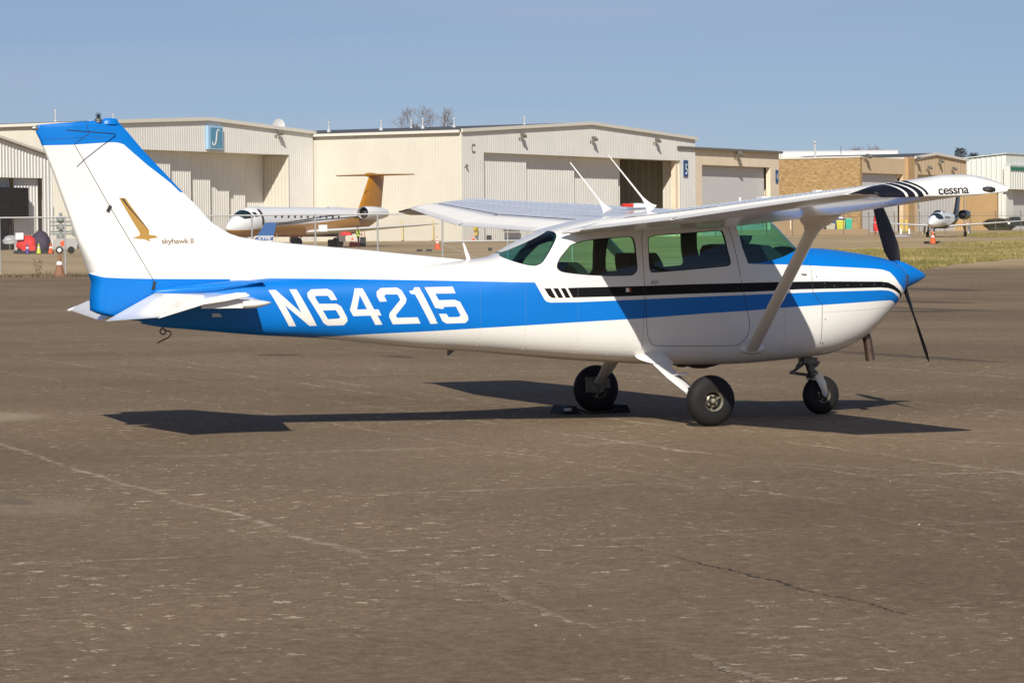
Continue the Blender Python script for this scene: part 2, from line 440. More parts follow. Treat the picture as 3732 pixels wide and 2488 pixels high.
for sd in 'RL':
    split_faces(reg[('side', sd)], 'side_window', [TINT], plane, -.004, 0)
    split_faces(reg[('rear', sd)], 'rear_window', [TINTB], plane, -.004, 0)
    dr = split_faces(reg[('door', sd)], 'door', PAINT, plane)
    split_faces(reg[('dwin', sd)], 'door_window', [TINT], dr, -.004, 0)
    s = -1 if sd == 'R' else 1
    h = MB(); y = side_y(-.19, 1.22)*s
    h.box((-.19, y+.006*s, 1.218), (.055, .02, .028)); h.box((-.185, y+.017*s, 1.222), (.045, .008, .014))
    h.build('door_handle', STEEL, dr)
for i in range(len(CHARS)):
    split_faces(reg[('char', i)], 'registration_character', PAINT, plane, .0006, 0)
def inset(x):
    zb, zt, w = f_zb(x)+.03, f_zt(x)-.03, f_w(x)-.026
    zc_, k = f_zm(x), f_w(x)
    return [Vector((p.x, p.y*w/k, zb+(p.z-f_zb(x))*(zt-zb)/(f_zt(x)-f_zb(x)))) for p in ring(x)]
lb = MB(); lb.loft([inset(-1.62+.058*i) for i in range(51)]); lm = lb.mesh('lining', [LINING], 0)
b3 = bmesh.new(); b3.from_mesh(lm); bpy.data.meshes.remove(lm)
for p in (P_REAR, P_SIDE, P_DWIN, P_WIND): cut_xz(b3, p)
b3.normal_update()
keep = []
for f in b3.faces:
    c = f.calc_center_median(); q = (c.x, c.z)
    if inside(q, P_SIDE) or inside(q, P_REAR) or inside(q, P_DWIN) or (inside(q, P_WIND) and c.z > f_zm(c.x)): continue
    keep.append(f)
split_faces(keep, 'cabin_lining', [LINING], plane, 0, 0); b3.free()
LAPM = mat('skin_lap_grey', (.22, .22, .21), .7)  # plain grey for the lap joints and the cowl split line
# gaps round door and cowling, skin laps and rivet rows
def on_skin(x, z, s, off=.0):
    return Vector((x, s*(side_y(x, z)+off), z))
def seam(parent, poly, s, r=.0022, closed=True, name='panel_gap', m=None):
    pts = []
    n = len(poly)
    for i in range(n if closed else n-1):
        a, b = poly[i], poly[(i+1) % n]
        k = max(1, int(math.hypot(b[0]-a[0], b[1]-a[1])/.05))
        for j in range(k):
            t = j/k; pts.append(on_skin(a[0]+(b[0]-a[0])*t, a[1]+(b[1]-a[1])*t, s))
    pts.append(pts[0] if closed else on_skin(*poly[-1], s))
    return MB().tube(pts, r, 5).build(name, m or SEAM, parent)
for s in (-1, 1):
    seam(plane, P_DOOR, s)
    seam(plane, [(1.37,1.47)]+P_COWL[2:10], s, .0026, False)
    seam(plane, [(-.29,1.18),(-.30,.62)], s, .0012, False)
    for x_, za, zb2 in ((-3.10,.80,1.29),(-2.13,.69,1.37),(-1.745,.65,1.39),(-1.352,.61,1.30),(-.89,.57,1.26),(1.06,.56,1.34)):
        seam(fus, [(x_,za),(x_,zb2)], s, .0008, False, 'skin_lap', LAPM)
    seam(fus, [(-1.30,1.235),(-.95,1.225),(-.62,1.245)], s, .0008, False, 'skin_lap', LAPM)
    seam(cowl, [(1.44,.93),(1.9,.95),(2.25,.97)], s, .0010, False, 'cowl_split', LAPM)
    for poly in (P_SIDE, P_DWIN):
        seam(plane, poly, s, .0035, True, 'window_seal')
rvs = {0: MB(), 1: MB(), 2: MB()}
def rivet(p, r=.0036):
    q = (p.x, p.z); k = 1 if inside(q, P_BLUE) else 2 if inside(q, P_STRIPE) else 0
    rvs[k].box(p, (r*1.5, r, r*1.5))
for s in (-1, 1):
    for x0, za, zb_ in ((-3.10,.80,1.28),(-2.13,.70,1.36),(-1.745,.66,1.38),(-1.352,.62,1.22),(-.89,.58,1.24),(-.60,.56,.62)):
        z = za
        while z < zb_:
            rivet(on_skin(x0, z, s, .0003)); z += .035
    for xa, xb, za, zb_ in ((-3.1,-1.3,.845,.83),(-3.1,-1.3,1.215,1.20),(-1.35,-.3,.66,.63)):
        x = xa
        while x < xb:
            t = (x-xa)/(xb-xa); rivet(on_skin(x, za+(zb_-za)*t, s, .0003)); x += .06
for k, m_ in ((0, WHITE), (1, BLUE), (2, BLACK)):
    if rvs[k].v: tag(rvs[k].build('rivets', m_, fus, 0), kind='stuff')
for s in (-1, 1):
    MB().box((2.425, s*.165, 1.21), (.02, .12, .09)).build('air_inlet', SEAM, cowl)
p = on_skin(-.43, 1.155, -1)
MB().box(p+Vector((-.012, -.001, 0)), (.028, .003, .034)).build('fuel_placard', WHITE, plane, 0); MB().box(p+Vector((.012, -.001, 0)), (.016, .003, .034)).build('fuel_placard', REDP, plane, 0)
MB().loft([[(x, -side_y(x, 1.245)-.004*k, 1.243+.012*k*sg_ ) for sg_ in (-1, 1)]+[(x, -side_y(x, 1.245)+.004, 1.243+.012*k*sg_) for sg_ in (1, -1)] for x, k in ((.50,.1),(.56,.8),(.68,1),(.76,.7))]).build('door_hinge_cover', WHITE, plane, 40)
sm_ = MB().lathe((0,0,0), (0,-1,0), [(.006,-.002),(.006,.001),(.003,.002),(0,.002)], 8).mesh('cowl_fastener', GREASE)
for x_, z_ in ((1.46,1.19),(1.46,1.15),(1.56,1.165),(1.70,1.17),(1.84,1.172),(1.98,1.172),(2.08,1.17),(1.47,.87),(1.47,.66),(1.385,1.25)):
    o = link_mesh('cowl_fastener', sm_, cowl); o.location = on_skin(x_, z_, -1, .0005)
p = on_skin(1.257, 1.284, -1)
MB().lathe(p+Vector((0, -.014, 0)), (1, 0, -.12), [(0, -.035), (.012, -.03), (.016, -.01), (.013, .015), (0, .026)], 12).build('vent_scoop', WHITE, plane)
MB().prism([(-1.912,.656),(-1.842,.65),(-1.905,.601),(-1.915,.60)], lambda a, b, d: (a, d, b), -.012, .012).build('belly_drain', GREASE, plane)
for (x0, x1, zz, wd) in ((.22,.36,.45,.10),(.33,.60,.435,.16)):
    MB().loft([[(x0+(x1-x0)*t, wd*math.cos(a), .49+min(0, math.sin(a))*(.49-zz)*math.sin(PI*max(.05, min(.95, t)))**.4) for a in [2*PI*j/14 for j in range(14)]] for t in (0, .06, .3, .6, .85, 1)]).build('belly_fairing', GREASE, plane)
MB().tube([(2.0,-.16,.80),(2.05,-.16,.66),(2.075,-.165,.482)], .041, 16).build('exhaust_pipe', EXH, plane)
MB().tube([(2.072,-.1645,.50),(2.0752,-.165,.4812)], .035, 14).build('exhaust_mouth', SEAM, plane)
# tie-down ring and hook under the tail
t = MB()
t.tube([(-4.44,0,.90),(-4.44,0,.872)], .01, 8)
t.tube([(-4.437+.024*math.cos(a), 0, .852+.024*math.sin(a)) for a in [2*PI*j/16 for j in range(17)]], .0065, 6)
t.tube([(-4.425,.0,.862),(-4.375,.0,.852),(-4.365,.0,.83),(-4.39,-.0,.80),(-4.43,-.0,.785),(-4.485,0,.757)], .0065, 6)
t.build('tie_down_hook', GREASE, plane)
# cabin: panel, seats, floor
c = MB(); c.loft([[(x, y, z) for x, z in ((.66,1.04),(.66,1.49),(.69,1.535),(.76,1.548),(.95,1.53),(1.06,1.46),(1.16,1.36),(1.16,1.04))] for y in (-.44,-.40,.40,.44)]); c.build('instrument_panel', SEATM, plane, 40)
MB().lathe((.86,-.12,1.545), (0,0,1), [(.0,.0),(.035,.005),(.062,.045),(.066,.075),(0,.08)], 16).build('compass', DARKM, plane)
for s in (-1, 1):
    y = MB(); y.tube([(.70,s*.25,1.28),(.52,s*.25,1.28)], .014, 8)
    y.tube([(.52,s*.25-.13,1.39),(.50,s*.25-.12,1.28),(.50,s*.25+.12,1.28),(.52,s*.25+.13,1.39)], .013, 8)
    y.build('control_yoke', DARKM, plane)
MB().box((.15,0,.66), (1.8,.78,.03)).build('cabin_floor', LINING, plane)
def seat(x, y, w, top, lean=.16):
    e = bpy.data.objects.new('seat', None); COL.objects.link(e); e.parent = plane; e.location = (x, y, 0)
    b = MB()
    b.box((.22,0,.93), (.46,w,.13)); b.box((.22,0,.79), (.36,w*.8,.18))
    b.build('seat_cushion', SEATM, e)
    k = MB(); prof = []
    for i in range(13):
        t = i/12; z = .92+(top-.92)*t
        hw = w/2*(1 if t < .72 else math.sqrt(max(0.02, 1-((t-.72)/.28)**2*.72)))
        xo = -lean*t
        prof.append([(xo-.055, -hw, z), (xo-.06, 0, z), (xo-.055, hw, z), (xo+.045, hw*.96, z), (xo+.055, 0, z), (xo+.045, -hw*.96, z)])
    k.loft(prof); k.build('seat_backrest', SEATM, e, 60)
    return e
for y in (-.25, .25): seat(.02, y, .40, 1.475)
seat(-.72, 0, .95, 1.40, .12)
# ------------------------------------------------------------------ wing
def naca(t, camber=.02, thick=.12):
    yt = 5*thick*(.2969*math.sqrt(t)-.126*t-.3516*t*t+.2843*t**3-.1015*t**4)
    yc = camber/.16*(.8*t-t*t) if t < .4 else camber/.36*(.2+.8*t-t*t)
    return yc+yt, yc-yt
def wing_geo(y, s):
    a = abs(y); k = max(0., (a-2.64)/2.64)
    le = .716-.146*k; te = -.91+.36*k
    zl = 1.772+(1.952-1.772)*(a-.56)/4.72
    zt_ = (1.676+(a-.56)*.0335) if a < 2.64 else 1.7457+((1.915 if s < 0 else 1.95)-1.7457)*k
    return le, te, zl, zt_
def wing_pt(y, s, t, surf):
    le, te, zl, zt_ = wing_geo(y, s); c = le-te
    u, l = naca(t)
    return Vector((le-c*t, s*abs(y), zl+(zt_-zl)*t+(u if surf else l)*c))
def chord_frac(lo, hi, n=26):
    return [lo+(hi-lo)*(1-math.cos(PI/2*i/n)) if lo == 0 else lo+(hi-lo)*i/n for i in range(n+1)]
FR = .735
T_TOP = pchip([(-.62,1.915),(-.56,1.928),(-.525,1.936),(-.48,1.956),(-.396,1.970),(-.244,1.993),(-.024,2.022),(.147,2.043),(.30,2.045),(.448,2.022),(.535,1.992),(.57,1.967),(.583,1.94)])
T_BOT = pchip([(-.62,1.908),(-.56,1.900),(-.525,1.895),(-.47,1.874),(-.28,1.874),(-.08,1.879),(.1,1.881),(.266,1.884),(.404,1.896),(.49,1.903),(.55,1.912),(.583,1.937)])
for s in (-1, 1):
    wgt = bpy.data.objects.new('wing', None); COL.objects.link(wgt); wgt.parent = plane
    w_ = MB()
    ts = [.735*(i/26)**1.8 for i in range(27)]
    ys = [0, .3, .56, .9, 1.3, 1.7, 2.1, 2.5, 2.64, 3.0, 3.5, 4.0, 4.5, 4.9, 5.11]
    def sect(y, lo, hi, n=26):
        tt = ts if lo == 0 else [lo+(hi-lo)*i/6 for i in range(7)]
        return [wing_pt(y, s, t, 1) for t in reversed(tt)]+[wing_pt(y, s, t, 0) for t in (tt[1:] if lo == 0 else tt)]
    w_.loft([sect(y, 0, FR) for y in ys])
    w_.loft([sect(y, FR, 1) for y in (0, .3, .58)])
    w_.build('wing_skin', WHITE, wgt, 40)
    # ribbed flap and aileron
    def surface(name, ya, yb, lo, pitch, droop, gap=.012):
        q = MB(); secs = []
        n = int((yb-ya)/pitch)
        for i in range(n*4+1):
            y = ya+(yb-ya)*i/(n*4); ph = (i % 4)
            rib = (0, .007, .011, .003)[ph]
            sec = []
            N = 8
            for j in range(N+1):
                t = lo+(1-lo)*(1-j/N)
                p = wing_pt(y, s, t, 1); e = 0 if j in (0, N) else 1
                p.z += rib*e*(1 if j < N-1 else .4)-droop*(t-lo); sec.append(p)
            for j in range(0, N+1):
                t = lo+(1-lo)*j/N
                p = wing_pt(y, s, t, 0); p.z -= droop*(t-lo)+(.0016 if j == N else 0)+rib*.4*(0 if j in (0, N) else 1)
                sec.append(p)
            secs.append(sec)
        q.loft(secs)
        return q.build(name, WHITE, wgt, 25)
    surface('flap', .59, 2.61, .745, .072, .0)
    for ya, yb in ((.60, 2.60), (2.66, 5.07)):
        MB().tube([wing_pt(ya+(yb-ya)*i/8, s, .7405, 1)+Vector((0,0,.0005)) for i in range(9)], .0035, 5).build('hinge_gap', SEAM, wgt)
    MB().tube([wing_pt(2.632, s, .745+.25*i/4, 1) for i in range(5)], .004, 5).build('hinge_gap', SEAM, wgt)
    ail = surface('aileron', 2.655, 5.08, .745, .070, .0)
    # tip fairing with dark bands
    tp = MB(); secs = []
    for y, f in ((5.095,0),(5.16,.2),(5.23,.5),(5.28,.8),(5.33,1),(5.38,1),(5.41,1),(5.432,1),(5.448,1),(5.459,1),(5.467,1),(5.472,1)):
        g = max(0, (y-5.28)/.192); sh = math.sqrt(max(0, 1-g*g)); sec = []
        a_le, a_te = wing_geo(5.28, s)[:2]
        le = a_le+(.583-a_le)*f-.03*(1-sh); te = a_te+((-.535 if s < 0 else -.60)-a_te)*f+.02*(1-sh)
        n_ = 46
        for surf in (1, 0):
            for i in range(n_+1):
                if surf == 0 and i == 0: continue
                t = (i/n_)**1.8 if surf == 0 else ((n_-i)/n_)**1.8
                x = le+(te-le)*t
                pz = wing_pt(min(y, 5.28), s, t, surf).z
                mz = (T_TOP if surf else T_BOT)(x)
                z = pz+(mz-pz)*f
                if surf: lo_ = T_BOT(x); z = lo_+.012+(z-lo_-.012)*(sh*.92+.08*(1-g)) if f == 1 else z
                sec.append((x, s*y, z))
        secs.append(sec)
    tp.loft(secs)
    tm = tp.mesh('tip', [WHITE, NAVY], 0); tb = bmesh.new(); tb.from_mesh(tm); bpy.data.meshes.remove(tm)
    def band(x0, x1, wd=None):
        # an arc from the top line (x0) bulging to the bottom line (x1)
        zs = [2.03, 2.0, 1.985, 1.965, 1.945, 1.925, 1.905, 1.885, 1.865, 1.84]
        out = []
        for z in zs:
            k = min(1.15, max(-.2, (1.99-z)/.115)); out.append((x0+(x1-x0)*(1-(1-max(0, k))**1.9 if k < 1 else 1), z))
        return out
    edge = band(-.195, -.086)
    P_DK = [(-.65, 2.05), (-.65, 1.80)]+edge[::-1]
    stripes = []
    for xa, xb in ((-.425,-.276),(-.345,-.196),(-.262,-.128)):
        A = band(xa, xb); stripes.append(A+[(x+.022, z) for x, z in A[::-1]])
    outer = lambda f: True
    cut_xz(tb, P_DK, ok=outer)
    for p in stripes: cut_xz(tb, p, ok=outer)
    tb.normal_update()
    for f in tb.faces:
        c = f.calc_center_median(); q = (c.x, c.z)
        f.material_index = 1 if (inside(q, P_DK) and abs(c.y) > 5.10 and not any(inside(q, p) for p in stripes) and f.normal.z > -.8 and not (f.normal.z > .75 and abs(c.y) < 5.25)) else 0
    tip = split_faces(list(tb.faces), 'wing_tip', [WHITE, NAVY], wgt)
    tb.free()
    # navigation lamp
    nl = MB(); nl.lathe((.40, s*5.462, 1.927), (1, 0, -.05), [(.0,-.055),(.014,-.045),(.022,-.015),(.023,.02),(.016,.05),(0,.06)], 14)
    nl.build('navigation_lamp', DARKM, wgt)
    MB().lathe((.395, s*5.477, 1.93), (1, 0, 0), [(.0,-.03),(.012,-.02),(.014,.0),(.010,.015),(0,.02)], 12).build('lamp_lens', STEEL, wgt)
    # strut with flared ends
    lo = Vector((.735, s*.535, .62)); hi = Vector((.43, s*2.52, 1.735))
    d = hi-lo; pts = [lo+d*t for t in (0, .3, .6, .86)]
    st = MB(); secs = []
    for t, ca, cb in ((-.02,.062,.026),(0,.062,.026),(.3,.060,.025),(.6,.060,.025),(.86,.060,.025),(.92,.068,.027),(.96,.098,.032),(.985,.14,.04),(1.015,.175,.045),(1.05,.19,.045)):
        p = lo+d*t
        if t > .9: p.x += -.0
        secs.append([p+Vector((ca*math.cos(a), 0, 0))+Vector((0, -s*.45, .89)).normalized()*cb*math.sin(a) for a in [2*PI*j/20 for j in range(20)]])
    st.loft(secs); strut = st.build('wing_strut', WHITE, plane, 60)
    fa = MB(); q = on_skin(.75, .615, s)
    fa.loft([[(q.x+r1*math.cos(a)*1.0, q.y+s*h, q.z+.01+r1*.42*math.sin(a)) for a in [2*PI*j/20 for j in range(20)]] for r1, h in ((.125,-.01),(.118,.012),(.10,.03),(.075,.045))])
    fa.build('strut_fairing', WHITE, strut, 60)
# root fillet behind the wing
for s in (-1,):
    rf = MB(); secs = []
    for t in range(9):
        k = t/8; y = .40+.185*k; ex = .10*(1-k)**1.3
        le, te, zl, zt_ = wing_geo(.585, s)
        secs.append([(te+.22, s*y, 1.735), (te+.06, s*y, 1.70), (te-.003-ex*.6, s*y, 1.684-.01*(1-k)), (te-.006-ex, s*y, 1.672-.02*(1-k)), (te-.003-ex*.6, s*y, 1.664-.02*(1-k)), (te+.08, s*y, 1.665), (te+.22, s*y, 1.675)])
    rf.loft(secs); rf.build('wing_root_fillet', WHITE, plane, 60)
# wing-top rivets: rows across the chord and along the spars
for s in (-1, 1):
    rw = MB()
    for k in range(14):
        y = .75+.34*k
        for j in range(18):
            t = .06+.66*j/17
            p = wing_pt(min(y, 5.2), s, t, 1); rw.box(p+Vector((random.uniform(-.01,.01), random.uniform(-.01,.01), .0008)), (.0045, .0045, .0022))
    for t in (.30, .52, .70):
        y = .7
        while y < 5.2:
            p = wing_pt(y, s, t, 1); rw.box(p+Vector((random.uniform(-.004,.004), 0, .0008)), (.0045, .0045, .0022)); y += random.choice((.055,.055,.11))
    tag(rw.build('wing_rivets', WHITE, plane, 0), kind='stuff')
# aerials on the roof
def whip(b, t_, name='radio_aerial'):
    b, t_ = Vector(b), Vector(t_); q = MB(); d = t_-b
    q.tube([b+d*k for k in (-.02, .0, .05, .10, .16, .22, .6, 1)], [(.062,.018),(.050,.014),(.034,.012),(.023,.010),(.016,.008),(.009,.007),(.007,.006),(.0045,.0045)], 10, flat=(1, 0, 0))
    q.build(name, WHITE, plane, 60)
whip((-.355,.15,1.855), (-.60,.42,2.285)); whip((-.045,-.12,1.865), (-.44,-.10,2.335))
MB().loft([[(-1.71+.021*math.cos(a)*k-.05*h, .008*math.sin(a)*k, 1.425+.15*h) for a in [2*PI*j/10 for j in range(10)]] for h, k in ((0,1),(.5,.75),(1,.35))]).build('spine_aerial', WHITE, plane, 60)
MB().box((.03,.62,1.905), (.10,.05,.03)).build('roof_beacon', REDP, plane)
MB().lathe((.16,.7,1.895), (0,0,1), [(.0,-.01),(.10,-.01),(.10,.012),(.07,.028),(0,.03)], 18).build('antenna_dome', WHITE, plane)
MB().tube([wing_pt(1.25,-1,.25,1)-Vector((0,0,.02)),wing_pt(1.25,-1,.25,1)+Vector((0,0,.045))], .009, 8).build('fuel_vent', WHITE, plane)
MB().box(wing_pt(1.9,-1,.30,1)+Vector((0,0,.008)), (.07,.10,.02)).build('fuel_cap', WHITE, plane)
MB().box(wing_pt(3.4,-1,.45,1)+Vector((0,0,.004)), (.05,.08,.012)).build('inspection_cover', WHITE, plane)
# ------------------------------------------------------------------ tail
LE = lerp([(1.0,-1.75),(1.43,-1.75),(1.4385,-1.78),(1.461,-2.06),(1.521,-2.633),(1.575,-3.231),(1.612,-3.60),(1.628,-3.70),(1.651,-3.81),(1.68,-3.87),(1.712,-3.92),(1.772,-4.015),(1.885,-4.11),(2.045,-4.277),(2.19,-4.417),(2.361,-4.59),(2.506,-4.723),(2.584,-4.802),(2.65,-4.86)])
TE = lerp([(.935,-4.56),(.955,-4.74),(.98,-4.86),(1.0,-4.97),(1.037,-5.058),(1.142,-5.06),(1.273,-5.045),(1.464,-5.11),(1.811,-5.224),(2.177,-5.352),(2.409,-5.441),(2.48,-5.466),(2.535,-5.492),(2.56,-5.495),(2.65,-5.46)])
HG = lerp([(.9,-4.44),(1.0,-4.47),(1.187,-4.506),(1.293,-4.532),(1.875,-4.873),(2.261,-5.088),(2.417,-5.179),(2.65,-5.19)])
def fin_y(x, z):
    T = .060-.026*max(0, min(1, (z-1.25)/1.35)); le, te, hg = LE(z), TE(z), HG(z)
    u = min(1, max(0, (le-x)/.42)); y = T*math.sqrt(max(0, 1-(1-u)**2))
    if x < hg: y *= max(.10, (x-te)/(hg-te))
    return max(y, .0035)
zl_ = [.935,.955,.975,.99]+[1.01+.03*i for i in range(53)]+[2.585]
fb = MB()
secs = []
for z in zl_:
    le, te = LE(z), TE(z); sec = []
    n = 40
    us = [(i/n) for i in range(n+1)]
    xx = [le-(le-te)*(u**1.5) for u in us]
    off = lambda x: .075*(x+5.15)*max(0, (z-2.0)/.575)**3
    R = [(x, -fin_y(x, z), z+off(x)) for x in xx]; L = [(x, fin_y(x, z), z+off(x)) for x in xx[1:-1]][::-1]
    secs.append(R+L)
k_ = secs[-1]
secs.append([(x*.995-.025, y*.75, z+.014) for x, y, z in k_]); secs.append([(x*.99-.05, y*.3, z+.02) for x, y, z in k_])
fb.loft(secs)
fm = fb.mesh('fin', [WHITE], 0); bm2 = bmesh.new(); bm2.from_mesh(fm); bpy.data.meshes.remove(fm)
P_FCAP = [(-5.7,2.400),(-5.449,2.408),(-5.185,2.414),(-4.893,2.434),(-4.84,2.435),(-4.80,2.431),(-4.76,2.419),(-4.707,2.373),(-4.561,2.248),(-4.36,2.097),(-4.28,2.02),(-4.0,2.0),(-4.0,2.9),(-5.7,2.9)]
P_FLOW = [(-5.4,1.37),(-5.08,1.352),(-5.014,1.332),(-4.97,1.32),(-4.921,1.311),(-4.774,1.303),(-4.532,1.296),(-3.866,1.286),(-3.866,.8),(-5.4,.8)]
P_RUD = [(-5.085,2.8),(-5.08,2.605),(-5.052,2.509),(-5.179,2.417),(-5.088,2.261),(-4.873,1.875),(-4.532,1.293),(-4.506,1.187),(-4.48,.9),(-5.8,.9),(-5.8,2.8)]
P_EAGLE = [(-4.81,1.974),(-4.754,1.970),(-4.715,1.913),(-4.636,1.805),(-4.576,1.726),(-4.556,1.703),(-4.557,1.663),(-4.51,1.660),(-4.479,1.640),(-4.53,1.633),(-4.56,1.629),(-4.541,1.605),(-4.566,1.613),(-4.598,1.627),(-4.651,1.630),(-4.700,1.641),(-4.643,1.655),(-4.635,1.674),(-4.65,1.703),(-4.716,1.811)]
P_FEATH = [(-4.79,1.968),(-4.772,1.968),(-4.708,1.880),(-4.563,1.715),(-4.570,1.712),(-4.718,1.876)]
rgt = lambda f: f.calc_center_median().y < 0
for p in (P_FCAP, P_FLOW, P_RUD): cut_xz(bm2, p)
for p in (P_EAGLE, P_FEATH): cut_xz(bm2, p, ok=rgt)
bm2.normal_update()
FP = [WHITE, BLUE, GOLD, DARKM]
rg = {'fin': [], 'rud': [], 'em': [], 'gone': []}
for f in bm2.faces:
    c = f.calc_center_median(); q = (c.x, c.z)
    f.material_index = 1 if inside(q, P_FCAP) or inside(q, P_FLOW) else 0
    k = 'rud' if inside(q, P_RUD) else 'fin'
    if c.y < 0 and inside(q, P_EAGLE): k = 'em'; f.material_index = 3 if inside(q, P_FEATH) else 2
    if k == 'fin' and c.z < 1.10: k = 'gone'
    rg[k].append(f)
fin = split_faces(rg['fin'], 'tail_fin', FP, plane)
rud = split_faces(rg['rud'], 'rudder', FP, plane)
split_faces(rg['em'], 'gold_bird_emblem', FP, plane, .0006)
bm2.free()
def fin_line(pts, r, name, m=SEAM):
    out = []
    for a, b in zip(pts, pts[1:]):
        for j in range(12):
            t = j/12; x, z = a[0]+(b[0]-a[0])*t, a[1]+(b[1]-a[1])*t; out.append((x, -fin_y(x, z), z))
    out.append((pts[-1][0], -fin_y(*pts[-1]), pts[-1][1]))
    MB().tube(out, r, 5).build(name, m, plane)
fin_line(P_RUD[1:8], .0028, 'rudder_gap')
fin_line([(-5.44,2.455),(-5.10,2.475)], .0015, 'cap_seam'); fin_line([(-5.03,2.475),(-4.70,2.487)], .0015, 'cap_seam')
fin_line([(-3.905,1.62),(-3.87,1.30)], .001, 'cap_seam')
MB().box((-4.895,-.052,1.885), (.025,.012,.055), Matrix.Rotation(.5, 3, 'Y')).build('rudder_hinge', SEAM, plane)
MB().box((-4.525,-.06,1.24), (.02,.02,.07), Matrix.Rotation(.25, 3, 'Y')).build('rudder_hinge', SEAM, plane)
# text on fin and tip
def text(s, h, name, m, parent, place):
    """flat lettering: place(u, v) -> point, u along the line, v up, in metres"""
    cu = bpy.data.curves.new(name, 'FONT'); cu.body = s; cu.size = 1; cu.space_character = .90; cu.offset = .008
    o = bpy.data.objects.new(name, cu); COL.objects.link(o)
    dg = bpy.context.evaluated_depsgraph_get()
    me = bpy.data.meshes.new_from_object(o.evaluated_get(dg))
    COL.objects.unlink(o); bpy.data.objects.remove(o)
    us = [v.co.x for v in me.vertices]; u0, u1 = min(us), max(us)
    for v in me.vertices:
        v.co = place((v.co.x-u0)/(u1-u0), v.co.y/.70*h)
    me.materials.clear(); me.materials.append(m)
    return link_mesh(name, me, parent)
text('skyhawk II', .046, 'skyhawk_lettering', BROWNTXT, plane, lambda u, v: Vector((-4.452+.273*u, -fin_y(-4.452+.273*u, 1.585+v)-.0015, 1.589+v)))
# rods, beacon, tail lamp
for s in (-1, 1):
    MB().tube([(-4.83,s*.035,2.50),(-4.85,s*.06,2.505),(-5.32,s*.42,2.52)], .0045, 6).build('whisker_aerial', DARKM, plane)
bt = MB(); bt.lathe((-4.965,0,2.60), (0,0,1), [(.04,0),(.04,.012),(.032,.018),(.032,.03)], 16); bt.build('beacon_base', STEEL, plane)
MB().lathe((-4.965,0,2.63), (0,0,1), [(.024,0),(.024,.04),(.02,.05),(0,.053)], 14).build('beacon_lens', CLEARG, plane)
MB().lathe((-4.965,0,2.63), (0,0,1), [(.014,0),(.014,.035),(0,.04)], 10).build('beacon_lamp', DARKM, plane)
MB().loft([[(-4.87+k*.075*math.cos(a), k*.035*math.sin(a), z) for a in [2*PI*j/14 for j in range(14)]] for k, z in ((1.05,2.585),(.95,2.615),(.6,2.634),(.1,2.638))]).build('fin_cap_bump', BLUE, plane, 60)
MB().lathe((-5.495,0,2.552), (-1,0,-.1), [(.018,-.02),(.02,.0),(.018,.02),(.008,.035),(0,.037)], 12).build('tail_lamp', STEEL, plane)
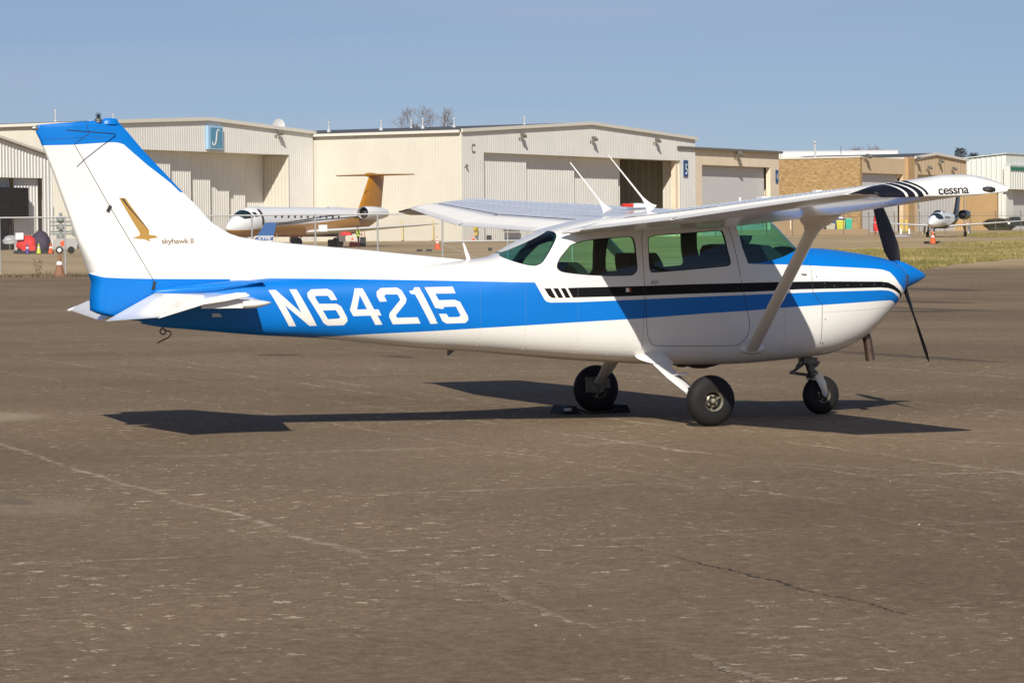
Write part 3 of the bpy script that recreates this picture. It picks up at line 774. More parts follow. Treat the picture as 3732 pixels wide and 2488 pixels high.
# fuselage end fairing
for s in (-1, 1):
    sb = bpy.data.objects.new('tailplane', None); COL.objects.link(sb); sb.parent = plane
    q = MB(); secs = []
    for i in range(9):
        k = i/8; y = .05+1.60*k
        le = -3.66-.345*k; hg = -4.515+.01*k
        zc = 1.118-.008*k
        sec = []
        th = (.050-.012*k)*(1 if k < .97 else .75)
        for surf in (1, -1):
            for j in range(13):
                u = (j/12)**1.6; u = 1-u if surf == 1 and False else u
                uu = (12-j)/12 if surf == 1 else j/12
                uu = uu**1.6
                x = le+(hg-le)*uu
                z = zc+surf*th*(1-(1-min(1, uu*2.2))**2)**.5*(1-.25*uu)
                if surf == -1 and j == 0: continue
                sec.append((x, s*y, z+.02*uu))
        secs.append(sec)
    q.loft(secs)
    q.loft([[(x, s*(y_+(1.66-1.68)*0+w_*math.cos(a)), z_+h_*math.sin(a)) for a in [2*PI*j/16 for j in range(16)]] for x, y_, w_, z_, h_ in ((-4.20,1.685,.050,1.100,.030),(-4.17,1.685,.055,1.100,.033),(-4.10,1.68,.055,1.102,.033),(-4.03,1.672,.045,1.106,.025),(-3.975,1.66,.025,1.110,.012),(-3.955,1.655,.006,1.111,.004))])
    q.box((-4.36, s*1.668, 1.098), (.33,.04,.05))
    q.build('stabilizer', WHITE, sb, 50)
    e = MB(); secs = []
    n = 24
    for i in range(n*4+1):
        k = i/(n*4); y = .10+1.60*k; rib = (0, .0035, .005, .001)[i % 4]
        hg = -4.525+.01*k; te = -4.945+.075*k; zt_ = .950+.062*k
        sec = []
        for surf in (1, -1):
            for j in range(7):
                u = (6-j)/6 if surf == 1 else j/6
                x = hg+(te-hg)*u; zc = 1.140+(zt_-1.140)*u
                th = .036*(1-u)+.003
                sec.append((x, s*y, zc+surf*th+surf*rib*(0 if j in (0, 6) else 1)))
        secs.append(sec)
    e.loft(secs)
    # balance horn ahead of the hinge at the tip
    e.loft([[(x, s*(y_+.0), zc_+(z-zc_)*kz) for x, z, zc_ in ((-4.885,1.018,1.010),(-4.53,1.148,1.125),(-4.36,1.178,1.150),(-4.25,1.196,1.166),(-4.18,1.195,1.172),(-4.15,1.176,1.172),(-4.18,1.158,1.170),(-4.27,1.140,1.164),(-4.36,1.122,1.148),(-4.53,1.100,1.122),(-4.885,1.002,1.010))] for y_, kz in ((1.685,.9),(1.70,1),(1.735,1),(1.748,.7))])
    e.build('elevator', WHITE, sb, 25)
    MB().tube([(-4.52,s*.10,1.15),(-4.52,s*1.60,1.158)], .012, 6).build('elevator_gap', SEAM, sb)
    if s < 0:
        MB().tube([(-4.83,-.62,1.012),(-4.80,-.10,1.018)], .003, 5).build('trim_tab_gap', SEAM, sb)
    # fairing between stabilizer and fin
    MB().loft([[(x, s*(.03+h*math.cos(a)), z+g*math.sin(a)) for a in [2*PI*j/16 for j in range(16)]] for x, h, z, g in ((-3.60,.17,1.262,.004),(-3.68,.145,1.252,.022),(-3.78,.12,1.240,.038),(-4.0,.105,1.215,.055),(-4.3,.09,1.195,.05),(-4.5,.06,1.185,.035),(-4.545,.03,1.183,.02))]).build('tail_fairing', BLUE, sb, 60)
MB().box((-4.0,-side_y(-4.0,.99)-.0015,.985), (.085,.003,.03)).build('data_plate', STEEL, plane)
# ------------------------------------------------------------------ undercarriage
RIMM = mat('worn_rim_metal', (.36, .335, .26), .45, .7, var=.5, scale=45)
def wheel(parent, c, R, wd, toe=0., outer=-1):
    w_ = bpy.data.objects.new('wheel', None); COL.objects.link(w_); w_.parent = parent; w_.location = c
    w_.rotation_euler = (0, 0, toe)
    t = MB(); prof = []
    ri = R*.405
    for i in range(25):
        a = PI*i/24
        prof.append((ri+(R-ri)*math.sin(a)**.62, -math.cos(a)*wd/2*(1 if math.sin(a) < .97 else 1)))
    t.lathe((0,0,0), (0,1,0), prof+[(ri*.98, wd*.42),(ri*.98,-wd*.42)], 48, cap=False); t.build('tyre', RUBBER, w_, 50)
    r_ = MB(); di = MB()
    for sgn in (-1, 1):
        r_.lathe((0,0,0), (0,sgn,0), [(ri*1.04, wd*.34),(ri*1.06, wd*.43),(ri*.99, wd*.455),(ri*.90, wd*.40),(ri*.85, wd*.30)], 30, cap=False)
        di.lathe((0,0,0), (0,sgn,0), [(ri*.87, wd*.33),(ri*.84, wd*.13),(ri*.20, wd*.13)], 30, cap=False)  # inner dish coloured dark, painting in the shade of the hub recess
        r_.lathe((0,0,0), (0,sgn,0), [(ri*.60, wd*.12),(ri*.60, wd*.27),(ri*.50, wd*.30),(ri*.42, wd*.30),(ri*.38, wd*.20)], 30, cap=False)
        r_.lathe((0,0,0), (0,sgn,0), [(ri*.29, wd*.12),(ri*.27, wd*.42),(ri*.20, wd*.48),(ri*.08, wd*.50),(0, wd*.50)], 24, cap=False)
        for j in range(3):
            a = 2*PI*j/3+.4; r_.box((ri*.72*math.cos(a), sgn*wd*.20, ri*.72*math.sin(a)), (ri*.34, wd*.10, ri*.16), Matrix.Rotation(-a, 3, 'Y'))
    r_.build('rim', RIMM, w_, 30); di.build('hub_recess_shade', DARKM, w_, 30)
    bm_ = MB().box((0,0,0), (.015, .02, .015)).mesh('wheel_bolt', DARKM, 0)
    for j in range(6):
        a = 2*PI*j/6
        for sgn in (-1, 1):
            o = link_mesh('wheel_bolt', bm_, w_); o.location = (ri*.50*math.cos(a), sgn*wd*.31, ri*.50*math.sin(a)); o.rotation_euler = (0, -a, 0)
    return w_
for s in (-1, 1):
    wx, wy = (0.0, -1.30) if s < 0 else (-.03, 1.285)
    wheel(plane, (wx, wy, .218), .219, .155, outer=s)
    g = MB(); secs = []
    for t, ca, cb in ((0,.078,.022),(.2,.076,.022),(.6,.062,.02),(.9,.052,.018),(1,.05,.018)):
        p = Vector((-.17+(.05 if s < 0 else .12)*t, s*(.40+.76*t), .60-.315*t-.02*math.sin(PI*t)))
        nrm = Vector((0, s*.35, .94))
        secs.append([p+Vector((ca*math.cos(a), 0, 0))+nrm*cb*math.sin(a) for a in [2*PI*j/16 for j in range(16)]])
    g.loft(secs); leg = g.build('gear_leg', WHITE, plane, 60)
    g = MB()
    g.box((wx-.06, s*1.17, .26), (.17,.035,.14)); g.tube([(wx,s*1.14,.218),(wx,s*1.27,.218)], .03, 12)
    g.box((wx+.06, s*1.18, .27), (.07,.05,.09)); g.build('brake', GREASE, leg)
    MB().box((-.075, s*.85, .432), (.10,.11,.012), Matrix.Rotation(-.1, 3, 'Y')).build('boarding_step', WHITE, leg)
    MB().tube([(-.095,s*.62,.49),(-.08,s*.9,.385),(-.065,s*1.12,.30)], .005, 6).build('brake_line', DARKM, leg)
    fr_ = MB(); secs = []
    for t in range(7):
        k = t/6; c_ = Vector((-.16+.03*k, s*(.415+.185*k), .60-.085*k)); fx, bx_ = .105-.02*k, .10+.13*(1-k)*k*2+.06*(1-k)
        nrm = Vector((0, s*.38, .92)); h_ = .050-.016*k
        secs.append([c_+Vector((fx*math.cos(a) if math.cos(a) > 0 else bx_*math.cos(a), 0, 0))+nrm*h_*math.sin(a)*(1 if math.cos(a) > -.2 else max(.15, 1+math.cos(a)*.85)) for a in [2*PI*j/20 for j in range(20)]])
    fr_.loft(secs); fr_.build('gear_fairing', WHITE, plane, 60)
nw = Vector((1.655, 0, .174))
wheel(plane, nw, .176, .125)
ns = MB()
ns.tube([(1.50,0,.56),(1.545,0,.44),(1.575,0,.36)], .038, 14); ns.tube([(1.56,0,.40),(1.60,0,.33)], .030, 14)
ns.lathe((1.575,0,.365), (.35,0,-1), [(.03,-.02),(.05,-.015),(.05,.025),(.03,.03)], 16)
strut_n = ns.build('nose_strut', GREASE, plane)
fk = MB()
fk.box((1.60,0,.335), (.08,.19,.05))
for s in (-1, 1):
    fk.loft([[(x+a*c_, s*yy+.010*d_, z+.0) for c_, d_ in ((1,1),(-1,1),(-1,-1),(1,-1))] for x, z, yy, a in ((1.59,.345,.08,.045),(1.62,.29,.088,.042),(1.645,.22,.09,.03),(1.655,.174,.088,.024),(1.657,.155,.088,.018))])
    fk.lathe((1.656,s*.098,.172), (0,s,0), [(.022,-.015),(.022,.006),(.012,.012),(0,.012)], 12)
fk.build('nose_fork', STEEL, strut_n)
tl = MB(); tl.tube([(1.50,0,.47),(1.375,0,.385)], .014, 6, flat=(0,1,0)); tl.tube([(1.375,0,.378),(1.56,0,.352)], .014, 6)
tl.box((1.375,0,.38), (.03,.06,.03)); tl.tube([(1.47,-.03,.52),(1.40,-.03,.43)], .012, 6)
tl.build('torque_link', GREASE, strut_n)
ex = MB(); ex.box((1.53,0,.49), (.13,.13,.05)); ex.tube([(1.45,-.05,.50),(1.62,-.05,.465)], .014, 6); ex.tube([(1.56,.04,.52),(1.63,.02,.43)], .02, 8)
ex.build('steering_link', GREASE, strut_n)
# ------------------------------------------------------------------ propeller
HUB = Vector((2.47, 0, 1.235))
sp = MB(); sp.lathe((2.405,0,1.245), (1,0,-.012), [(.135,0),(.14,.02),(.125,.08),(.10,.145),(.066,.22),(.03,.285),(.008,.313),(0,.316)], 40)
sp.build('spinner', BLUE, plane, 50)
for sgn in (1, -1):
    u = Vector((0, .585, .81))*sgn
    c_dir = Vector((0, u.z, -u.y))
    bl = MB(); secs = []
    for i in range(17):
        r = .05+.88*i/16; k = i/16
        ch = float(np.interp(k, [0,.12,.3,.6,.85,.97,1], [.05,.085,.155,.155,.12,.085,.03]))
        thk = float(np.interp(k, [0,.15,.4,1], [.045,.035,.018,.006]))
        pit = math.radians(float(np.interp(k, [0,.2,.6,1], [48,42,24,15])))
        cd = (c_dir*math.cos(pit)+Vector((-1,0,0))*math.sin(pit))
        nd = u.cross(cd).normalized()
        secs.append([HUB+u*r+cd*ch*.5*math.cos(a)+nd*thk*.5*math.sin(a) for a in [2*PI*j/16 for j in range(16)]])
    bl.loft(secs); bl.build('propeller_blade', PROPM, plane, 60)
# lettering on the near wing tip
def tip_pt(x, z):
    # outer skin of the tip fairing at (x, z)
    le, te, zl, zt_ = wing_geo(5.28, -1)
    t = min(.98, max(.02, (le-x)/(le-te)))
    zb0 = wing_pt(5.28, -1, t, 0).z-.016*math.sin(PI*t); ztp = wing_pt(5.28, -1, t, 1).z
    ze = zb0+(ztp-zb0)*.10
    lo, hi = 0., 1.
    for _ in range(30):
        f = (lo+hi)/2; sh = math.sqrt(max(0, 1-f*f)); zz = ze+(ztp-ze)*(sh*.9+.1*(1-f))
        if zz > z: lo = f
        else: hi = f
    return -(5.28+.19*lo)
text('cessna', .062, 'wing_tip_lettering', BLACK, plane, lambda u, v: Vector((-.012+.248*u, tip_pt(-.012+.248*u, 1.893+.010*u+v)-.006, 1.893+.010*u+v)))
text('cessna', .062, 'wing_tip_lettering', BLACK, plane, lambda u, v: Vector((.236-.248*u, -tip_pt(.236-.248*u, 1.903-.010*u+v)+.006, 1.903-.010*u+v)))
bm.free()
# chock at the far main wheel
ck = thing('wheel_chock', 'black rubber wheel chocks tied around the far main wheel', 'chock', (-.1, 1.2, 0))
cm = MB().loft([[(-.09, yy, .0), (.09, yy, .0), (.05, yy, .075), (-.05, yy, .075)] for yy in (-.16, .16)]).mesh('chock_block', RUBBER, 0)
for x0 in (-.27, .23):
    o = link_mesh('chock_block', cm, ck); o.location = (x0, 0, 0)
MB().tube([(-.27,-.14,.06),(-.1,-.2,.012),(.1,-.2,.012),(.23,-.14,.06)], .011, 6).build('chock_rope', DARKM, ck)
MB().box((-.305,-.163,.045), (.07,.006,.03)).build('chock_label', STEEL, ck)
# ================================================================== ground
def build_ground():
    q = MB()
    ss = [-60, -10, 0, 10, 20, 30, 45, 60, 75, 90, 92, 100, 130, 200, 300, 450, 700, 1200, 2500]
    Xs = [-1600, -400, -120, -40, -15, 0, 15, 40, 120, 400, 1600]
    for s in ss:
        for X in Xs: q.v.append(tuple(W(X, s)))
    n = len(Xs)
    for i in range(len(ss)-1):
        for j in range(n-1):
            a = i*n+j; q.f.append((a, a+1, a+n+1, a+n)); q.m.append(0)
    return q
m, n, l, b = newmat('weathered_asphalt')
geo = n.new('ShaderNodeNewGeometry')
def noise(scale, detail=4, rough=.5, vec=None, nd='3D'):
    t = n.new('ShaderNodeTexNoise'); t.inputs['Scale'].default_value = scale; t.inputs['Detail'].default_value = detail; t.inputs['Roughness'].default_value = rough
    l.new(vec or geo.outputs['Position'], t.inputs['Vector']); return t.outputs['Fac']
def mrange(v, a, c, lo=0., hi=1.):
    t = n.new('ShaderNodeMapRange'); t.inputs['From Min'].default_value = a; t.inputs['From Max'].default_value = c
    t.inputs['To Min'].default_value = lo; t.inputs['To Max'].default_value = hi
    l.new(v, t.inputs['Value']); return t.outputs[0]
def mth(op, a, c=None):
    t = n.new('ShaderNodeMath'); t.operation = op
    for i, v in enumerate((a, c)):
        if v is None: continue
        if isinstance(v, (int, float)): t.inputs[i].default_value = v
        else: l.new(v, t.inputs[i])
    return t.outputs[0]
def mixc(f, a, c):
    t = n.new('ShaderNodeMix'); t.data_type = 'RGBA'
    l.new(f, t.inputs['Factor'])
    for k, v in ((6, a), (7, c)):
        if isinstance(v, tuple): t.inputs[k].default_value = (*v, 1)
        else: l.new(v, t.inputs[k])
    return t.outputs[2]
sep = n.new('ShaderNodeSeparateXYZ'); l.new(geo.outputs['Position'], sep.inputs[0])
big = noise(.16, 5, .6); mid = noise(1.1, 5, .62); fine = noise(38, 3, .7); grit = noise(160, 2, .7)
base = mixc(mrange(big, .3, .7), (.165, .118, .074), (.245, .180, .116))
base = mixc(mrange(noise(.34, 4, .7), .56, .70, 0, .55), base, (.135, .095, .060))
base = mixc(mrange(mid, .32, .68), base, (.195, .141, .088))
base = mixc(mrange(fine, .35, .70, 0, .65), base, (.33, .25, .168))
base = mixc(mrange(grit, .50, .68, 0, .85), base, (.065, .044, .028))
gr1 = noise(13, 5, .85); gr2 = noise(4.5, 5, .8)
base = mixc(mrange(gr1, .52, .70, 0, .75), base, (.105, .074, .046))
base = mixc(mrange(gr1, .49, .33, 0, .75), base, (.36, .275, .185))
base = mixc(mrange(gr2, .55, .67, 0, .45), base, (.115, .082, .052))
base = mixc(mrange(gr2, .46, .34, 0, .45), base, (.32, .24, .16))
# bleached flecks where the binder has worn off: spots of a few centimetres, in drifts
fl = mth('MULTIPLY', mrange(noise(7.0, 4, .8), .605, .64), mrange(noise(.45, 3), .36, .56))
base = mixc(fl, base, (.62, .53, .41))
fl2 = mth('MULTIPLY', mrange(noise(3.6, 5, .85), .635, .675), .7)
base = mixc(fl2, base, (.50, .42, .32))
# cracks along the paving lanes
wob = noise(.9, 4, .6); wob2 = noise(7, 4, .7)
brk = noise(.8, 3); brk2 = noise(5, 3, .7)
wx = mth('ADD', mth('MULTIPLY', mth('SUBTRACT', wob, .5), .34), mth('MULTIPLY', mth('SUBTRACT', wob2, .5), .16))
def line(axis, pos, width, tilt=0., off=0.):
    a = sep.outputs[axis]; o = sep.outputs[1-axis]
    v = mth('ADD', mth('SUBTRACT', a, pos), wx)
    if tilt: v = mth('ADD', v, mth('MULTIPLY', o, tilt))
    return mrange(mth('ABSOLUTE', v), width, width*.35)
lights = None
for ax, pos, wd, tl in ((0,-6.0,.042,0),(0,-1.5,.032,.02),(0,-.3,.04,0),(0,-2.75,.026,.03),(0,3.4,.04,0),(0,-9.6,.04,0),(0,6.8,.05,0),(0,10.5,.04,0),(0,-14,.04,0),
                    (1,-2.85,.035,0),(1,-7.05,.028,.02),(1,3.2,.06,.01),(1,10.5,.07,0),(1,18.6,.09,.0),(1,27,.1,0),(1,38,.12,0),(1,-10.4,.03,0)):
    v = line(ax, pos, wd, tl); lights = v if lights is None else mth('MAXIMUM', lights, v)
spk = noise(16, 4, .8)
lights = mth('MULTIPLY', mth('MULTIPLY', mth('MULTIPLY', lights, mrange(brk, .40, .58)), mrange(brk2, .36, .58, .12, .9)), mrange(spk, .42, .60, .1, 1.))
base = mixc(lights, base, (.56, .48, .38))
strong = None
for ax, pos, wd, tl, lo_, hi_ in ((0,-.28,.05,0,-1.9,.5),(0,-1.0,.05,.474,-6.2,-1.7),(0,-1.45,.034,0,-5.3,-2.0),(0,-3.256,.03,.35,-9,-5.1),(0,-6.0,.034,0,-9.0,0),(0,-2.75,.026,0,-11.6,-9.2),(1,-3.0,.03,0,-5.8,-1),(1,-7.02,.022,0,-5,2),(0,-.75,.05,0,4,15),(0,2.9,.03,0,-6,-3)):
    o = sep.outputs[1-ax]
    v = mth('MULTIPLY', line(ax, pos, wd, tl), mth('MULTIPLY', mrange(o, lo_, lo_+.4), mrange(o, hi_, hi_-.4)))
    strong = v if strong is None else mth('MAXIMUM', strong, v)
strong = mth('MULTIPLY', strong, mth('MULTIPLY', mth('MULTIPLY', mrange(brk2, .36, .56, .05, .9), mrange(spk, .44, .60, .05, 1.)), mrange(noise(1.7, 3), .40, .56, .25, 1.)))
base = mixc(strong, base, (.60, .52, .41))
darks = None
for ax, pos, wd, cut in ((0,-4.62,.011,-10.2),(0,-6.02,.004,-11)):
    v = mth('MULTIPLY', line(ax, pos, wd), mrange(sep.outputs[1-ax], cut, cut-1.2)); darks = v if darks is None else mth('MAXIMUM', darks, v)
base = mixc(mth('MULTIPLY', darks, mrange(brk, .36, .50)), base, (.03, .024, .018))
# oil stains and old tyre marks at fixed spots on the apron
def spot(x, y, rx, ry):
    u = mth('MULTIPLY', mth('SUBTRACT', sep.outputs[0], x), 1/rx); v = mth('MULTIPLY', mth('SUBTRACT', sep.outputs[1], y), 1/ry)
    d = mth('ADD', mth('MULTIPLY', u, u), mth('MULTIPLY', v, v))
    return mrange(mth('ADD', d, mth('MULTIPLY', mth('SUBTRACT', wob2, .5), 1.2)), 1.0, .35)
st = None
for a in ((2.84,16.17,.22,.8),(1.56,17.83,.4,.6),(26.9,46.7,.9,3.0),(21.6,36.9,1.1,1.6),(35,62,1.2,4),(8.9,12.4,.28,3.2),(-6.96,-6.6,.12,.35),(23,40,.5,6)):
    v = spot(*a); st = v if st is None else mth('MAXIMUM', st, v)
base = mixc(mth('MULTIPLY', st, .6), base, (.06, .048, .038))
pale = None
for a, kk in (((-5.55,3.3,.85,1.1), 1.9), ((-7.0,-6.9,.5,.8), .8)):
    v = mth('MULTIPLY', spot(*a), kk); pale = v if pale is None else mth('MAXIMUM', pale, v)
base = mixc(mth('MULTIPLY', pale, .38), base, (.36, .30, .22))
# paler, sandier paving past the fence line
dotn = n.new('ShaderNodeVectorMath'); dotn.operation = 'DOT_PRODUCT'; dotn.inputs[1].default_value = DV
l.new(geo.outputs['Position'], dotn.inputs[0])
sdist = mth('SUBTRACT', dotn.outputs['Value'], ORG.dot(DV))
far = mrange(mth('ADD', sdist, mth('MULTIPLY', big, 14)), 138, 150)
base = mixc(mth('MULTIPLY', far, .8), base, mixc(mrange(big, .3, .7), (.46, .345, .200), (.56, .43, .262)))
tone = n.new('ShaderNodeMix'); tone.data_type = 'RGBA'; tone.blend_type = 'MULTIPLY'; tone.inputs[0].default_value = 1
l.new(base, tone.inputs[6]); l.new(mixc(mrange(noise(.11, 4, .6), .38, .62), (.74, .72, .665), (1.04, 1.01, .94)), tone.inputs[7])
base = tone.outputs[2]
l.new(base, b.inputs['Base Color'])
b.inputs['Roughness'].default_value = .92
b.inputs['Specular IOR Level'].default_value = .25
bp_ = n.new('ShaderNodeBump'); bp_.inputs['Strength'].default_value = .55; bp_.inputs['Distance'].default_value = .02
l.new(mth('ADD', mth('MULTIPLY', fine, .5), mth('MULTIPLY', grit, .5)), bp_.inputs['Height']); l.new(bp_.outputs[0], b.inputs['Normal'])
tag(build_ground().build('asphalt_apron', m, None, 0), 'wide apron of worn brown-grey asphalt with cracks', None, None, 'structure')
# ================================================================== hangars
CREAM = mat('cream_wall_paint', (.625, .595, .51), .55, var=.04, scale=.4)
GREYW = mat('pale_grey_siding', (.71, .70, .66), .55, var=.05, scale=.4)
DOORM = mat('hangar_door_siding', (.67, .66, .625), .55, var=.05, scale=.4)
TRIM = mat('trim_white', (.68, .65, .58), .5, var=.05)
ROOFM = mat('dark_roof_metal', (.085, .085, .085), .6, var=.2, scale=.5)
VENTW = mat('vent_white', (.55, .55, .54), .5)
LAMPM = mat('lamp_housing', (.16, .15, .125), .6)
SIGNB = mat('sign_blue', (.05, .22, .42), .5)
SIGNP = mat('sign_pale_blue', (.33, .52, .72), .5)
SIGNT = mat('sign_teal', (.10, .27, .40), .5, var=.12, scale=1.5)
SIGNW = mat('sign_lettering_white', (.78, .78, .76), .5)
SIGND = mat('sign_navy', (.02, .08, .22), .5)
TANW = mat('tan_stucco', (.76, .64, .48), .8, var=.05, scale=.6)
TANG = mat('gable_tan_stucco', (.60, .46, .295), .8, var=.05, scale=.6)
TANO = mat('ochre_wall', (.44, .29, .14), .8, var=.06, scale=.6)
GREYD = mat('grey_roller_door', (.58, .58, .57), .5, var=.03)
BLACKM = mat('black_fabric_and_shade', (.022, .021, .021), .8, var=.2, scale=2)
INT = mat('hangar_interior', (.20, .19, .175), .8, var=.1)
A1 = math.atan2(.866, .498)
RZ = YAW-PI/2+A1
def rib_wall(q, P, x0, x1, zlo, zhi, pitch=.4, d=.026, mi=0):
    """ribbed steel siding: P(x, out, z) places a point of the wall"""
    n = max(1, round((x1-x0)/pitch)); w = (x1-x0)/n; prof = []
    for i in range(n):
        x = x0+i*w
        prof += [(x, 0), (x+.55*w, 0), (x+.68*w, d), (x+.87*w, d)]
    prof.append((x1, 0))
    k = len(q.v)
    for x, o in prof:
        q.v.append(tuple(P(x, o, zlo(x) if callable(zlo) else zlo))); q.v.append(tuple(P(x, o, zhi(x) if callable(zhi) else zhi)))
    for i in range(len(prof)-1):
        a = k+2*i; q.f.append((a, a+2, a+3, a+1)); q.m.append(mi)
FRONT = lambda x, o, z: (x, -o, z)
SIDE = lambda y, o, z: (-o, y, z)
def wall_lamp(parent, x, z, y=0, k=1.):
    q = MB(); rot = Matrix.Rotation(-.55, 3, 'Z') @ Matrix.Rotation(.5, 3, 'X')
    k *= .8
    q.tube([(x, y, z-.25*k), (x, y-.40*k, z-.05*k)], .06*k, 6)
    q.box((x+.1*k, y-.72*k, z+.15*k), (.6*k, .85*k, .34*k), rot)
    q.box((x, y-.03, z-.3*k), (.25*k, .06, .35*k))
    return q.build('wall_lamp', LAMPM, parent, 0)
def roof_vent(parent, x, y, z, h=1.1, big=1.):
    h *= .85; big *= .75
    q = MB(); q.lathe((x, y, z), (0,0,1), [(.30*big,-.3),(.26*big,.12),(.12*big,.2),(.09*big,.22),(.09*big,h*.82),(.17*big,h*.84),(.17*big,h),(0,h)], 10)
    return q.build('roof_vent', VENTW, parent, 30)
def gable(name, label, X, s, L, ridge, eL, eR, zr, door, hdr, depth, panels, fm, sm, dm, pitch=.4, rise=.0):
    h = thing(name, label, 'hangar', W(X, s), RZ); z0 = gz(s)
    eL, eR, zr, hdr = eL-z0, eR-z0, zr-z0, hdr-z0
    top = lambda x: eL+(zr-eL)*x/ridge if x < ridge else zr+(eR-zr)*(x-ridge)/(L-ridge)
    q = MB()
    rib_wall(q, FRONT, 0, door[0], -1.2, top, pitch); rib_wall(q, FRONT, door[1], L, -1.2, top, pitch)
    rib_wall(q, FRONT, door[0], ridge, hdr, top, pitch); rib_wall(q, FRONT, ridge, door[1], hdr, top, pitch)
    q.build('front_wall', fm, h, 0)
    q = MB(); rib_wall(q, SIDE, 0, depth, -1.2, eL, pitch*.9, .012); q.build('side_wall', sm, h, 0)
    q = MB(); rib_wall(q, lambda y, o, z: (L+o, y, z), 0, depth, -1.2, eR, .9, .03); q.build('side_wall', sm, h, 0)
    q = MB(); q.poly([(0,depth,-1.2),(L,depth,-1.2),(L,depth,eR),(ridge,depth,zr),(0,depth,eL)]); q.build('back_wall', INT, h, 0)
    q = MB()
    q.loft([[(-.25,y,eL-.03),(ridge,y,zr+.03),(L+.25,y,eR-.03),(L+.25,y,eR+.10),(ridge,y,zr+.16),(-.25,y,eL+.10)] for y in (-.12, depth)])
    q.build('roof', ROOFM, h, 0)
    q = MB()
    for a, b in (((-.3,eL-.02),(ridge,zr+.06)), ((ridge,zr+.06),(L+.3,eR-.02))):
        q.loft([[(a[0],y,a[1]+dz) for y, dz in ((-.32,-.20),(-.13,-.20),(-.13,.16),(-.32,.16))], [(b[0],y,b[1]+dz) for y, dz in ((-.32,-.20),(-.13,-.20),(-.13,.16),(-.32,.16))]])
    q.build('rake_trim', TRIM, h, 0)
    q = MB(); q.box((-.38, depth/2, eL-.12), (.24, depth-.1, .28)); q.build('gutter', TRIM, h, 0)
    # recess of the doors
    dd = max(p[2] for p in panels)+.25 if panels else 1.
    q = MB(); rib_wall(q, lambda y, o, z: (door[1]-o, y, z), .05, dd, -1.2, hdr-.02, .45, .03); q.build('door_reveal', sm, h, 0)
    q = MB(); rib_wall(q, lambda y, o, z: (door[0]+o, y, z), .05, dd, -1.2, hdr-.02, .45, .03); q.build('door_reveal', sm, h, 0)
    q = MB(); q.box(((door[0]+door[1])/2, dd/2+.04, hdr+.08), (door[1]-door[0]-.06, dd, .12)); q.build('door_soffit', fm, h, 0)
    for x0, x1, dpt in panels:
        q = MB(); rib_wall(q, lambda x, o, z: (x, dpt-o, z), x0, x1, -1.2, hdr+.01, pitch, .04)
        q.poly([(x1,dpt,-1.2),(x1,dpt+.22,-1.2),(x1,dpt+.22,hdr+.01),(x1,dpt,hdr+.01)]); q.poly([(x0,dpt,-1.2),(x0,dpt+.22,-1.2),(x0,dpt+.22,hdr+.01),(x0,dpt,hdr+.01)])
        q.build('sliding_door', dm, h, 0)
    return h, z0, top
C, zC, topC = gable('gable_hangar', 'large pale hangar with dark half-open doorway right of centre and a cream left side wall', -5.15, 332, 55.2, 28.5, 13.74, 14.26, 15.26,
    (4.6, 51.1), 11.48, 48, [(4.65,14.8,.6),(14.7,26.6,1.06),(26.5,38.2,1.6),(38.0,39.6,2.1)], GREYW, CREAM, DOORM)
S, zS, topS = gable('gable_hangar', 'large pale hangar with stepped sliding doors behind the parked brown and white jet', -41.1, 306.9, 39.4, 19.7, 13.93, 13.97, 14.78,
    (4.6, 34.75), 11.42, 60, [(4.65,9.4,.5),(9.3,14.4,.9),(14.3,18.6,1.36),(18.5,22.8,1.9),(22.7,26.9,2.4),(26.8,30.6,2.9),(30.5,34.7,3.4)], GREYW, CREAM, DOORM)
for hg_, x, z in ((C, 12.2, 11.3), (C, 28.5, 11.35), (C, 44.2, 11.55)): wall_lamp(hg_, x, z)
wall_lamp(S, 32.2, 11.75); wall_lamp(C, .6, 7.9, 0, .45)
for hg_, x, y, z in ((C,3,26,12.1),(C,8,22,12.35),(C,11,17,12.5),(C,15,14,12.7),(C,18.5,12,12.85),(C,24,6,13.0),(C,25.5,22,13.1)): roof_vent(hg_, x, y, z, 1.25)
for x, y, h_, b_ in ((1,5,.9,.8),(5,18,2.1,1.1),(3,24,2.0,1.1),(9,20,1.0,.8),(12.5,14,1.6,1.),(17,10,.9,.9),(22,16,.9,.8)): roof_vent(S, x, y, topS(x)+.1, h_, b_)
q = MB(); q.lathe((34.3, 1.0, topS(34.3)+.45), (-.55,-.80,.15), [(0,-.05),(.35,.0),(.62,.10),(.66,.16),(.62,.15),(.3,.04),(0,.02)], 20); q.tube([(34.3,1.2,topS(34.3)-.1),(34.3,1.2,topS(34.3)+.7)], .06, 8)
q.build('satellite_dish', VENTW, S, 40)
# faint roller door and man door on the cream side wall
def front_text(s_, h, m, parent, x, z, w, y=-.07, name='sign_lettering'):
    return text(s_, h, name, m, parent, lambda u, v: Vector((x+w*u, y, z+v)))
def local_on(hg_, x, y, z): return hg_.matrix_basis @ Vector((x, y, z))
bpy.context.view_layer.update()
q = MB(); rib_wall(q, lambda x, o, z: (-.03-o, x, z), 2.6, 7.6, -.6, 4.6, 5, .0)
for i in range(9): q.box((-.035, 5.1, .1+.5*i), (.015, 5.0, .04))
q.build('roller_door', CREAM, C, 0)
q = MB(); q.box((-.06, 10.2, 1.2), (.06, 1.1, 2.6)); q.build('man_door', CREAM, C, 0)
q = MB(); q.box((-.15, 11.8, 3.9), (.2, .7, .12)); q.box((-.15, 11.8, 4.1), (.1, .1, .3)); q.build('wall_bracket', LAMPM, C, 0)
front_text('C', .95, LAMPM, C, 1.95, 9.35, .75, -.075, 'bay_letter')
